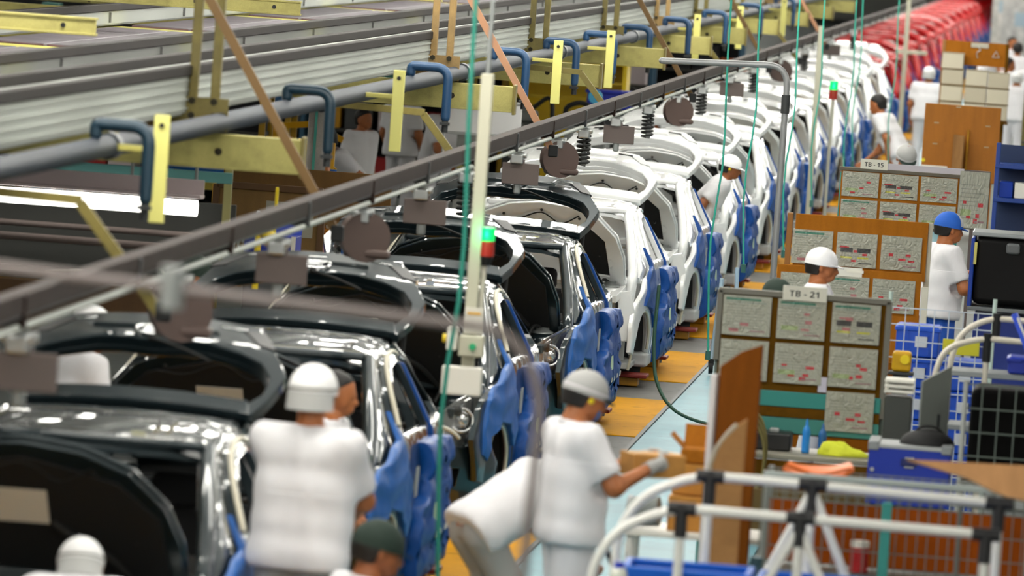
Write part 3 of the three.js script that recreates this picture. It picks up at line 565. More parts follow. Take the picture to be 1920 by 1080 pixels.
{
  // pale post with call light and switch boxes beside the third car
  const pale = M('#b4b29e', { roughness: .5 });
  const t = thing('service_pendant', 'cream pendant post with switch boxes and a lit green call light', 'pendant', [-3.22, 0, -36]);
  mesh('pole', [bx(.065, 1.68, .065, 0, 2.08, 0, .008)], pale, t); mesh('hanger_rod', [rod([0, 2.9, 0], [0, 7.2, 0], .012, 8)], steelGrey, t);
  const b = mesh('switch_box', [bx(.13, .11, .1, .02, 1.5, .07, .01)], pale, t, 'cream control box with green button'); mesh('green_button', [rod([.03, 1.5, .12], [.03, 1.5, .145], .018, 12)], M('#14a06a', { roughness: .4 }), b);
  const c = mesh('side_box', [bx(.055, .12, .09, -.085, 1.53, .05, .01)], M('#e6e4da', { roughness: .4 }), t); mesh('yellow_knob', [rod([-.11, 1.53, .05], [-.135, 1.53, .05], .022, 12)], M('#e0c414', { roughness: .4 }), c);
  mesh('name_plate', [bx(.1, .14, .02, .02, 1.63, .05, .003)], M('#c9c6bb', { roughness: .5 }), t); mesh('yellow_mark', [bx(.07, .012, .004, .02, 1.67, .062)], M('#d0a03a', {}), t);
  mesh('document_box', [bx(.21, .15, .08, -.02, 1.315, .07, .01)], M('#dad7cc', { roughness: .5 }), t, 'pale box hung low on the post');
  mesh('lamp_stem', [rod([.05, 1.66, 0], [.05, 1.94, 0], .014, 9)], M('#b9b6a8', { roughness: .4 }), t);
  mesh('green_lamp', [rod([.055, 2.05, 0], [.055, 2.12, 0], .042, 14)], new THREE.MeshStandardMaterial({ color: '#0c9a55', emissive: '#00d860', emissiveIntensity: 1, roughness: .3 }), t, 'lit green lamp');
  mesh('red_lamp', [rod([.055, 1.97, 0], [.055, 2.05, 0], .042, 14)], M('#a4231a', { roughness: .35 }), t); mesh('base_cup', [rod([.055, 1.92, 0], [.055, 1.97, 0], .028, 12, .042)], blackMetal, t);
  const l = new THREE.PointLight('#2cff90', .06); l.position.set(.055, 2.085, .07); l.castShadow = true; t.add(l);
  // far one
  const f = thing('call_light', 'small far stack light with lit green lamp among the white cars', 'signal light', [-3.15, 0, -80]);
  mesh('stem', [rod([0, 0, 0], [0, 1.75, 0], .02, 9)], M('#b9b6a8', { roughness: .4 }), f); mesh('green_lamp', [rod([0, 1.86, 0], [0, 1.96, 0], .05, 14)], new THREE.MeshStandardMaterial({ color: '#0c9a55', emissive: '#00d860', emissiveIntensity: 1, roughness: .3 }), f); mesh('red_lamp', [rod([0, 1.75, 0], [0, 1.86, 0], .05, 14)], M('#a4231a', { roughness: .35 }), f);
  const l2 = new THREE.PointLight('#2cff90', .08); l2.position.set(0, 1.91, .09); l2.castShadow = true; f.add(l2);
  const q = thing('service_post', 'slim cream post standing beside the far white cars', 'post', [-3.3, 0, -79]);
  mesh('pole', [bx(.06, 2.6, .06, 0, 1.3, 0, .006)], pale, q); mesh('foot_plate', [bx(.2, .02, .2, 0, .01, 0, .004)], pale, q);
  const q2 = thing('service_post', 'slim cream post standing in front of the red cars', 'post', [-3.3, 0, -112]);
  mesh('pole', [bx(.07, 2.6, .07, 0, 1.3, 0, .006)], pale, q2); mesh('cross_arm', [bx(.5, .06, .06, .1, 1.75, 0, .006)], pale, q2);
  // grey pipe frame over the walkway
  const a = thing('pipe_gantry', 'grey bent pipe gantry reaching over the white cars', 'gantry', [-2.4, 0, -52]);
  mesh('pipe', pipe([[-.95, 2.69, 0], [0, 2.72, 0], [0, 0, 0]], .024, .16), M('#8f9192', { roughness: .4, metalness: .3 }), a); mesh('joint', [rod([0, 2.36, 0], [0, 2.5, 0], .034, 10)], darkGrey, a); mesh('foot_plate', [bx(.22, .02, .22, 0, .01, 0, .004)], steelGrey, a);
}
{
  // green air cords hanging down beside the line
  const list = [[-3.04, 2.9, -33, .5, 'in front of the cream service post'], [-2.9, 2.75, -52.6, .5, 'left of the pipe gantry beside the first white car'], [-2.95, 2.8, -58, .9, 'behind the pipe gantry'], [-2.85, 2.7, -63, .8, 'beside the third white car'], [-3.0, 2.7, -72, .9, 'by the far call light'], [-2.8, 2.7, -75.5, .9, 'right of the far call light'], [-2.95, 2.7, -81.6, 1, 'in front of the last white car'], [-2.6, 2.6, -84, .9, 'by the worker bending at the cars']];
  for (const [x, y, z, y0, w] of list) {
    const t = thing('air_hose', `thin green air hose hanging ${w}`, 'hose', [x, 0, z], 0, 'green hoses');
    mesh('cord', [tube([[.0, 7.2, 0], [.01, y, 0], [.03, (y + y0) / 2 + .3, 0], [-.02, (y + y0) / 2 - .3, .02], [.02, y0, 0]], z > -40 ? .012 : .009, 24, 6)], z > -40 ? M('#1f7d6c', { roughness: .5 }) : cord, t);
    mesh('coupling', [rod([.02, y0, 0], [.02, y0 - .07, 0], .02, 8)], M('#3a6b62', { roughness: .4 }), t);
  }
  const c = thing('floor_cable', 'dark green cable looping down onto the walkway', 'cable', [-3.25, 0, -52]);
  mesh('cable', [tube([[0, 1.0, 0], [.0, .55, .1], [.05, .28, .2], [.2, .1, .35], [.45, .02, .4], [.7, .012, .3]], .014, 30, 6)], M('#1d4a3a', { roughness: .5 }), c);
}
// ---------------------------------------------------------------- line-side racks right of the walkway
function canvas(w, h, fn) { const c = document.createElement('canvas'); c.width = w; c.height = h; const g = c.getContext('2d'); fn(g, w, h); const t = new THREE.CanvasTexture(c); t.colorSpace = THREE.SRGBColorSpace; return t; }
function sheetTex(k) {
  return canvas(256, 192, (g, w, h) => {
    const r = (s => () => (s = (s * 16807) % 2147483647) / 2147483647)(k * 977 + 13);
    g.fillStyle = '#9fa092'; g.fillRect(0, 0, w, h);
    const green = k % 3 === 0;
    if (green) { g.fillStyle = '#2f6e5a'; g.fillRect(14, 12, w - 70, 12); g.fillStyle = '#7d8a80'; g.fillRect(14, 30, w - 40, 5); }
    g.fillStyle = '#85877c'; for (let i = 0; i < 9; i++) g.fillRect(16, 44 + i * 14, 120 + r() * 90, 3);
    for (let i = 0; i < 3 + (k % 3); i++) { g.fillStyle = green ? '#a8686a' : '#b3202a'; const x = 20 + r() * (w - 90), y = 60 + r() * (h - 90); g.fillRect(x, y, 26 + r() * 22, 9 + r() * 8); }
    g.fillStyle = k % 4 === 2 ? '#1d1f20' : '#8f6a70'; g.fillRect(w - 110, h - 26, 84, 6);
    if (k % 2) { g.fillStyle = '#8fa070'; g.fillRect(24, h - 64, 90, 22); }
    if (k % 4 === 2) { g.fillStyle = '#2a2c2c'; g.fillRect(26, 84, 78, 26); g.fillRect(132, 84, 84, 26); g.fillStyle = '#b7b43a'; g.fillRect(30, 134, 70, 10); g.fillRect(136, 134, 70, 10); }
  });
}
const SHEETS = Array.from({ length: 8 }, (_, k) => M('#ffffff', { map: sheetTex(k), roughness: .35, clearcoat: .9, clearcoatRoughness: .12, bumpMap: crinkle, bumpScale: .006 }));
function plateTex(text) { return canvas(256, 96, (g, w, h) => { g.fillStyle = '#cfcdc0'; g.fillRect(0, 0, w, h); g.fillStyle = '#1c1d1c'; g.font = 'bold 58px sans-serif'; g.textAlign = 'center'; g.textBaseline = 'middle'; g.fillText(text, w / 2, h / 2 + 3); }); }
function facing(w, h, d) { const g = bx(w, h, d); const p = g.attributes.position, uv = g.attributes.uv; for (let i = 0; i < p.count; i++) uv.setXY(i, p.getX(i) / w + .5, p.getY(i) / h + .5); return g; }
let sheetNo = 0;
function sheet(parent, x, y, z, w, h, k) { const o = mesh('instruction_sheet', facing(w, h, .012), SHEETS[k ?? (sheetNo++ % 8)], parent); o.position.set(x, y, z); return o; }
{
  // TB - 21
  const x0 = -2.18, x1 = -1.2, z = -40.9, cx = (x0 + x1) / 2, w = x1 - x0;
  const t = thing('work_rack', 'parts rack with the TB - 21 plate and plastic-covered instruction sheets', 'rack', [cx, 0, z]);
  const frameM = M('#6c6a60', { roughness: .5 });
  mesh('upright', [bx(.04, 1.62, .04, -w / 2, .81, -.045, .005)], M('#5d6a62', { roughness: .5 }), t); mesh('upright', [bx(.04, 1.62, .04, w / 2, .81, -.045, .005)], M('#5d6a62', { roughness: .5 }), t);
  mesh('upright', [bx(.04, .72, .04, -w / 2, .36, .5, .005)], tealPaint, t); mesh('upright', [bx(.04, .72, .04, w / 2, .36, .5, .005)], tealPaint, t);
  mesh('back_board', [bx(w, .82, .02, 0, 1.2, -.01, .004)], woodBrown, t);
  mesh('board_frame', [bx(w + .04, .035, .04, 0, 1.615, .0, .005), bx(.035, .7, .04, w / 2 + .01, 1.27, 0, .005), bx(.035, .42, .04, -w / 2 - .01, 1.41, 0, .005)], frameM, t);
  const sw = .285, sh = .235;
  for (const r of [0, 1]) for (const c of [0, 1, 2]) sheet(t, -w / 2 + .155 + c * .323, 1.475 - r * .262, .016, sw, sh, r ? [1, 5, 7][c] : [0, 3, 6][c]);
  sheet(t, -w / 2 + .155 + 2 * .323, .952, .046, sw, .235, 4);
  const p = mesh('name_plate', facing(.26, .085, .012), M('#ffffff', { map: plateTex('TB - 21'), roughness: .5 }), t, 'plate lettered TB - 21'); p.position.set(-.0, 1.63, .03);
  mesh('teal_rail', [bx(w, .09, .03, 0, 1.0, .02, .004)], tealPaint, t); mesh('teal_rail', [bx(w, .09, .03, 0, .845, .02, .004)], M('#357f76', { roughness: .5 }), t);
  mesh('wood_slat', [bx(w, .06, .03, 0, .922, .015, .004)], woodBrown, t);
  mesh('tag', [bx(.05, .09, .006, .14, 1.1, .012)], M('#c3bfd0', { roughness: .6 }), t);
  mesh('bench_top', [bx(w + .04, .03, .62, 0, .70, .28, .006)], M('#8f8b7d', { roughness: .4, metalness: .3 }), t);
  mesh('front_panel', [bx(w + .02, .34, .02, 0, .51, .58, .004)], woodBrown, t); mesh('lower_shelf', [bx(w, .02, .55, 0, .2, .28)], M('#4d8b80', { roughness: .5 }), t);
  const Y = .716;
  const bottle = (x, zz, m, h, label) => { const o = thing('bottle', label, 'bottle', [x, Y, zz], 0, 'bottles on the bench'); mesh('body', [lathe([[.001, 0], [.022, 0], [.024, .01], [.024, h * .62], [.018, h * .74], [.009, h * .82], [.009, h * .88]], 14)], m, o); mesh('cap', [rod([0, h * .87, 0], [0, h, 0], .010, 10, .004)], m, o); };
  bottle(-1.61, -40.55, M('#1f7fd0', { roughness: .35 }), .2, 'tall blue bottle on the bench under the TB - 21 sheets'); bottle(-1.52, -40.7, M('#235f9e', { roughness: .35 }), .17, 'smaller blue bottle behind the tall one on the bench');
  const cloth = thing('cloth', 'crumpled lime yellow cloth lying on the bench', 'cloth', [-1.4, Y, -40.55]);
  { const g = new THREE.SphereGeometry(1, 40, 18, 0, PI * 2, 0, PI / 2); const q = g.attributes.position; for (let i = 0; i < q.count; i++) { const X = q.getX(i), Yq = q.getY(i), Zq = q.getZ(i), n = 1 + .5 * (fbm(X * 2 + 5, Zq * 2 + 5, 16, 3) - .5) + .25 * (fbm(X * 6 + 9, Zq * 6 + 2, 16, 8) - .5); q.setXYZ(i, X * .15 * n, Math.max(.002, Yq * .075 * n * (1 - .45 * X)), Zq * .1 * n); } g.computeVertexNormals(); mesh('heap', g, M('#c9d02f', { roughness: .8, bumpMap: folds, bumpScale: .004 }), cloth); }
  const bin = thing('black_tray', 'dark tray of small parts on the bench beside the bottles', 'tray', [-1.82, Y, -40.7]);
  mesh('tray', [bx(.24, .1, .3, 0, .05, 0, .01)], darkPlastic, bin); mesh('small_part', [bx(.06, .03, .06, .02, .115, .1, .01), bx(.05, .02, .07, -.06, .11, .05, .01)], steelGrey, bin);
  const hoop = thing('hose_coil', 'large khaki hose coil hanging at the left end of the rack', 'hose', [-1.86, 0, -40.2]);
  mesh('coil', [0, 1, 2].map(k => new THREE.TorusGeometry(.24 - k * .012, .016, 8, 30).scale(.42, 1, 1).rotateY(.2).translate(-.06, .72 - k * .02, .02 * k)), M('#6f6636', { roughness: .6 }), hoop);
  mesh('hook', [rod([-.06, .95, -.02], [-.06, 1.05, -.3], .01, 6)], steelGrey, hoop);
}
{
  // brown boards behind TB - 21
  const x0 = -2.2, x1 = -1.2, z = -48.9, cx = (x0 + x1) / 2, w = x1 - x0;
  const t = thing('board_rack', 'brown double instruction board standing behind the TB - 21 rack', 'rack', [cx, 0, z]);
  mesh('back_board', [bx(w - .06, .42, .02, .04, 1.54, -.1, .004)], cardboard, t); mesh('front_board', [bx(w + .02, .62, .02, -.02, 1.08, .02, .004)], cardboard, t);
  mesh('upright', [bx(.04, 1.75, .04, -w / 2 + .03, .875, -.13, .005)], M('#8a5a20', { roughness: .6 }), t); mesh('upright', [bx(.04, 1.75, .04, w / 2 + .02, .875, -.13, .005)], M('#b8b3a2', { roughness: .6 }), t);
  mesh('base_panel', [bx(w, .7, .02, 0, .4, .0, .004)], orangeBoard, t); mesh('white_edge', [bx(.05, .7, .03, w / 2 + .02, .95, .02, .004)], M('#cfccbd', { roughness: .6 }), t);
  for (const c of [0, 1, 2]) { sheet(t, -w / 2 + .2 + c * .315, 1.52, -.083, .285, .24); sheet(t, -w / 2 + .15 + c * .325, 1.22, .036, .3, .235); }
  mesh('ticket', [bx(.3, .07, .006, -.08, 1.365, .034)], paper, t); mesh('ticket', [bx(.12, .02, .006, .02, 1.375, .036)], M('#e6e3d6', {}), t);
  // TB - 15
  const u = thing('board_rack', 'instruction rack with the TB - 15 plate, third along the walkway', 'rack', [-1.62, 0, -56.2]);
  mesh('back_board', [bx(.96, .46, .02, 0, 1.6, 0, .004)], cardboard, u); mesh('board_frame', [bx(1, .03, .04, 0, 1.83, 0, .005), bx(1, .03, .04, 0, 1.385, 0, .005)], M('#5a5345', { roughness: .6 }), u);
  mesh('upright', [bx(.04, 1.8, .04, -.47, .9, -.03, .005)], tealPaint, u); mesh('upright', [bx(.04, 1.8, .04, .47, .9, -.03, .005)], tealPaint, u); mesh('base_panel', [bx(.94, .9, .02, 0, .55, -.02, .004)], cardboard, u);
  for (const c of [0, 1, 2]) { sheet(u, -.32 + c * .318, 1.71, .016, .295, .2, [1, 2, 5][c]); sheet(u, -.32 + c * .318, 1.49, .016, .295, .19, [3, 2, 7][c]); }
  const side = mesh('side_sheet', facing(.24, .46, .012), SHEETS[5], u); side.position.set(.6, 1.65, .02); mesh('side_board', [bx(.25, .48, .02, .6, 1.65, 0, .004), bx(.03, 1.5, .03, .6, .75, -.01)], greyPink, u);
  const p = mesh('name_plate', facing(.22, .08, .012), M('#ffffff', { map: plateTex('TB - 15'), roughness: .5 }), u, 'plate lettered TB - 15'); p.position.set(-.22, 1.88, .02);
  mesh('ledge_sheet', [bx(.62, .05, .012, .2, 1.87, .01)], M('#b9b3bb', { roughness: .5 }), u);
  // large orange board with papers and clipboard
  const o = thing('pin_board', 'large orange-brown pin board farther up the walkway', 'board', [-1.5, 0, -73]);
  mesh('board', [bx(.8, .8, .03, 0, 1.57, 0, .006)], M('#b26d14', { roughness: .75, map: fibre }), o); mesh('leg', [bx(.04, 1.2, .04, -.37, .6, -.02, .005)], M('#a6a89e', {}), o); mesh('leg', [bx(.04, 1.2, .04, .37, .6, -.02, .005)], M('#a6a89e', {}), o);
  mesh('fold_board', [bx(.02, .48, .22, -.02, 1.42, .13, .004, [0, .5, 0])], cardboardPale, o); mesh('yellow_tube', [rod([.07, 1.2, .05], [.07, 1.72, .05], .012, 8)], yellowSafe, o);
  mesh('paper_stack', [bx(.27, .1, .02, -.26, 1.27, .03, .004)], paper, o); mesh('yellow_dot', [rod([-.38, 1.37, .015], [-.38, 1.37, .025], .02, 10)], M('#e2cf10', {}), o);
  for (const [a, b] of [[-.27, 1.77], [.27, 1.77], [-.27, 1.55], [.27, 1.55], [-.05, 1.95]]) mesh('staple', [bx(.05, .012, .008, a, b, .018)], M('#a9967a', {}), o);
  // far rack with pale boxes
  const f = thing('board_rack', 'far brown rack with stacked pale boxes and a triangle tool', 'rack', [-1.7, 0, -87.6]);
  mesh('back_board', [bx(.82, .3, .02, 0, 2.25, 0, .004)], cardboard, f); mesh('shelf_board', [bx(.9, .03, .26, .02, 1.405, .12, .004)], woodBrown, f); mesh('upright', [bx(.04, 2.4, .04, -.4, 1.2, 0, .005)], cardboardPale, f); mesh('upright', [bx(.04, 2.4, .04, .4, 1.2, 0, .005)], woodBrown, f);
  mesh('base_panel', [bx(.8, 1.5, .02, 0, .8, -.02, .004)], cardboard, f);
  const pn = mesh('name_plate', facing(.22, .06, .012), M('#b7b2a2', { roughness: .6 }), f, 'small far name plate'); pn.position.set(.05, 2.36, .02);
  mesh('triangle_tool', [new THREE.TorusGeometry(.05, .007, 5, 3).rotateZ(PI / 2).translate(.26, 2.25, .03)], aluminium, f); mesh('hook', [tube([[.02, 2.35, .03], [.06, 2.3, .03], [.02, 2.27, .03], [.03, 2.2, .03]], .006, 12, 5)], aluminium, f);
  const bs = bx(.27, .19, .2, 0, 0, 0, .01), bt = bx(.28, .012, .21, 0, .1, 0, .003);
  for (const [i, [x, y]] of [[-.27, 2.13], [-.26, 1.93], [.04, 1.93], [.32, 1.92], [-.26, 1.72], [.04, 1.72], [.32, 1.72], [-.26, 1.52], [.04, 1.52], [.32, 1.52]].entries()) {
    const b = thing('storage_box', `pale lidded box in ${['the single top', 'the left upper', 'the middle upper', 'the right upper', 'the left middle', 'the centre middle', 'the right middle', 'the left bottom', 'the centre bottom', 'the right bottom'][i]} place of the far rack`, 'box', [-1.7 + x, y - .08, -87.45], 0, 'pale boxes on the far rack');
    const bb = mesh('box', bs, M(i % 2 ? '#b9b09a' : '#c6bea8', { roughness: .7 }), b); bb.position.y = .095; const lid = mesh('lid', bt, M('#a89d84', { roughness: .7 }), b); lid.position.y = .095;
    mesh('shelf_lip', [bx(.28, .012, .21, 0, -.006, 0)], woodBrown, b);
  }
}
function gridPanel(w, h, nx, ny, r, m, parent, name = 'wire_mesh') {      // welded wire panel in the xy plane, one part per wire direction
  const out = []; for (let i = 0; i <= nx; i++) out.push(bx(r, h, r, -w / 2 + w * i / nx, h / 2, 0)); for (let j = 0; j <= ny; j++) out.push(bx(w, r, r, 0, h * j / ny, 0));
  const o = mesh(name, out, m, parent); o.userData.kind = 'stuff'; return o;
}
{
  // near pipe trolley, bottom right
  const z = -29, joint = M('#1a1a1c', { roughness: .5 });
  const t = thing('pipe_trolley', 'white pipe trolley with black joints in the right foreground', 'trolley', [-1.15, 0, z]);
  const R = .021;
  const hoop = (zo, x, y, name) => { const o = mesh('hoop', pipe([[x, 0, zo], [x, y - .26, zo], [x + .1, y - .1, zo], [x + .32, y, zo], [x + .55, y, zo]], R, .13), whitePipe, t); return o; };
  hoop(.0, -.86, 1.34); hoop(-.55, -.80, 1.44);
  const rail = (a, b) => mesh('rail', [rod(a, b, R, 10)], whitePipe, t);
  rail([-.33, 1.34, 0], [.77, 1.33, 0]); rail([-.27, 1.44, -.55], [.8, 1.42, -.55]); rail([-.7, 1.0, 0], [.8, 1.0, 0]); rail([-.7, .45, 0], [.8, .45, 0]); rail([-.7, .45, -.55], [.8, .45, -.55]);
  for (const [x, zo, y] of [[-.5, 0, 1.34], [.0, 0, 1.34], [.78, 0, 1.33], [-.42, -.55, 1.44], [.02, -.55, 1.44], [.82, -.55, 1.42]]) mesh('post', [rod([x, 0, zo], [x, y, zo], R, 10)], whitePipe, t);
  for (const [x, zo, y] of [[-.5, 0, 1.34], [.0, 0, 1.34], [.78, 0, 1.33], [-.42, -.55, 1.44], [.02, -.55, 1.44], [.82, -.55, 1.42]]) mesh('joint', [rod([x, y - .12, zo], [x, y + .025, zo], .028, 10), rod([x - .06, y, zo], [x + .06, y, zo], .028, 10)], joint, t);
  for (const [a, b] of [[[.0, 1.3, 0], [-.28, .75, 0]], [[.0, 1.3, 0], [.26, .75, 0]], [[.02, 1.42, -.55], [-.24, .85, -.55]], [[.02, 1.42, -.55], [.3, .8, -.55]]]) mesh('brace', [rod(a, b, R * .9, 10)], whitePipe, t);
  mesh('deck', [bx(1.6, .03, .58, .03, .42, -.28, .006)], M('#b8b7b2', { roughness: .5 }), t);
  for (const x of [-.72, .8]) for (const zo of [0, -.55]) mesh('caster', [new THREE.CylinderGeometry(.05, .05, .03, 14).rotateZ(PI / 2).translate(x, .05, zo)], rubber, t);
  // blue totes on it
  const tote = (label, x, y, zz, w, h, d, m) => { const o = thing('blue_tote', label, 'tote', [x, y, zz], 0, 'blue totes'); mesh('bin', [bx(w, h, .02, 0, h / 2, d / 2, .005), bx(w, h, .02, 0, h / 2, -d / 2, .005), bx(.02, h, d, w / 2, h / 2, 0, .005), bx(.02, h, d, -w / 2, h / 2, 0, .005), bx(w, .02, d, 0, .01, 0)], m, o); mesh('rim', [bx(w + .03, .03, .03, 0, h, d / 2, .008), bx(w + .03, .03, .03, 0, h, -d / 2, .008), bx(.03, .03, d, w / 2, h, 0, .008), bx(.03, .03, d, -w / 2, h, 0, .008)], boxBlueBright, o); return o; };
  mesh('tote_stand', [bx(1.55, .03, .4, .03, .66, -.28, .005)], M('#55585a', { roughness: .5 }), t);
  tote('blue plastic tote at the left end of the near trolley', -1.62, .68, -29.28, .52, .38, .38, boxBlueBright); tote('blue plastic tote in the middle of the near trolley', -1.06, .68, -29.28, .5, .37, .38, boxBlueBright); tote('blue plastic tote at the right end of the near trolley', -.52, .68, -29.28, .5, .37, .38, M('#155fc9', { roughness: .4 }));
  const bot = thing('bottle', 'white bottle with blue cap standing before the near trolley', 'bottle', [-1.87, .98, -28.6]);
  mesh('body', [lathe([[.001, 0], [.034, 0], [.036, .01], [.036, .1], [.03, .125], [.02, .13]], 16)], M('#d6d8cc', { roughness: .4 }), bot); mesh('cap', [rod([0, .13, 0], [0, .155, 0], .022, 12)], M('#1a35b0', { roughness: .4 }), bot);
  const ped = thing('pedestal', 'small grey stand under the blue-capped bottle', 'stand', [-1.87, 0, -28.6]); mesh('column', [bx(.12, .96, .12, 0, .48, 0, .01)], steelGrey, ped); mesh('top', [bx(.2, .02, .2, 0, .97, 0, .004)], steelGrey, ped);
  // tall cardboard sheets
  const b1 = thing('cardboard_sheet', 'tall brown board with white edge beside the walkway', 'board', [-1.66, 0, -33.4], -.35);
  mesh('board', [extrude(shapeOf([[-.11, 0], [.1, 0], [.1, 1.78], [.0, 1.74], [-.1, 1.66]]), .03, .004).rotateY(.2)], M('#7d4510', { roughness: .85, specularIntensity: .2, map: fibre }), b1); mesh('white_edge', [bx(.03, 1.62, .05, -.115, .81, .05, .006)], M('#c9c4c4', { roughness: .5 }), b1); mesh('tape', [beam([-.05, 1.66, .04], [.04, 1.5, .02], .004, .02)], M('#b39a72', {}), b1);
  const b2 = thing('cardboard_sheet', 'curled tan cardboard sheet nearest the viewer at the trolley', 'board', [-1.6, 0, -31.2], .1);
  mesh('sheet', [panel(shapeOf([[-.05, 0], [.09, 0], [.09, 1.58], [.05, 1.55], [-.02, 1.46], [-.05, 1.36]]), .02, (x, y, w) => [x, y, w + .35 * x * (1 + .3 * Math.sin(y * 3))], .2)], cardboardPale, b2); mesh('pale_edge', [tube([[-.06, .05, -.01], [-.06, 1.36, -.01], [-.03, 1.45, 0], [.045, 1.55, .03]], .012, 20, 6)], M('#a9a08f', { roughness: .7 }), b2);
  const g = thing('steel_leg', 'teal and grey steel leg leaning behind the tan cardboard', 'post', [-1.5, 0, -31.6]); mesh('tube', [rod([.0, 0, 0], [.06, .92, 0], .03, 10)], M('#4f6f78', { roughness: .35, metalness: .6 }), g); mesh('foot', [rod([0, 0, 0], [0, .03, 0], .05, 10)], rubber, g);
  // cartons beyond the trolley
  const carton = (label, x, y, zz, w, h, d, m, turn = 0) => { const o = thing('carton', label, 'carton', [x, y, zz], turn, 'cartons by the near trolley'); mesh('box', [bx(w, h, d, 0, h / 2, 0, .006)], m, o); mesh('tape', [bx(.05, .004, d + .004, 0, h + .001, 0), bx(.05, h * .3, .004, 0, h * .85, d / 2 + .001)], M('#c9a468', { roughness: .4 }), o); return o; };
  const cb = M('#cf8f3a', { roughness: .85, map: fibre });
  const dolly = thing('low_table', 'white low table carrying the cartons behind the near trolley', 'table', [-1.82, 0, -33.9]); mesh('top', [bx(.74, .03, .5, 0, .80, 0, .006)], M('#dedcd2', { roughness: .5 }), dolly); for (const [a, b] of [[-.34, .22], [.34, .22], [-.34, -.22], [.34, -.22]]) mesh('leg', [rod([a, 0, b], [a, .79, b], .02, 8)], whitePipe, dolly);
  carton('lower brown carton on the white table', -1.8, .815, -33.9, .38, .17, .3, cb); carton('upper brown carton with blue label on the white table', -1.8, .99, -33.95, .36, .15, .28, cb); 
  const open = carton('open brown carton with raised flaps on top of the pile', -1.8, 1.145, -33.95, .3, .07, .24, cardboard); mesh('flap', [bx(.3, .12, .006, 0, .12, -.13, 0, [-.5, 0, 0]), bx(.006, .1, .22, .17, .1, 0, 0, [0, 0, -.8]), bx(.006, .1, .22, -.17, .1, 0, 0, [0, 0, .8])], cardboard, open);
  const gp = thing('grey_cylinder', 'dull grey round canister lying on the white table', 'canister', [-2.11, .815, -33.75]); mesh('body', [rod([-.07, .08, 0], [.08, .09, .02], .075, 16)], M('#6d7370', { roughness: .5 }), gp); mesh('rim', [rod([-.075, .08, 0], [-.06, .08, 0], .08, 16)], steelGrey, gp);
  const st = thing('sensor_stand', 'black thin tripod stand on the walkway', 'stand', [-2.2, 0, -33.2]); mesh('leg', [rod([-.1, .9, .1], [.12, .42, .0], .014, 7)], blackMetal, st); mesh('pole', [rod([.12, 0, 0], [.12, .45, 0], .02, 8)], blackMetal, st); mesh('foot', [rod([.12, 0, 0], [.12, .02, 0], .08, 12)], blackMetal, st); mesh('column', [rod([-.1, 0, .1], [-.1, .92, .1], .012, 7)], blackMetal, st);
}
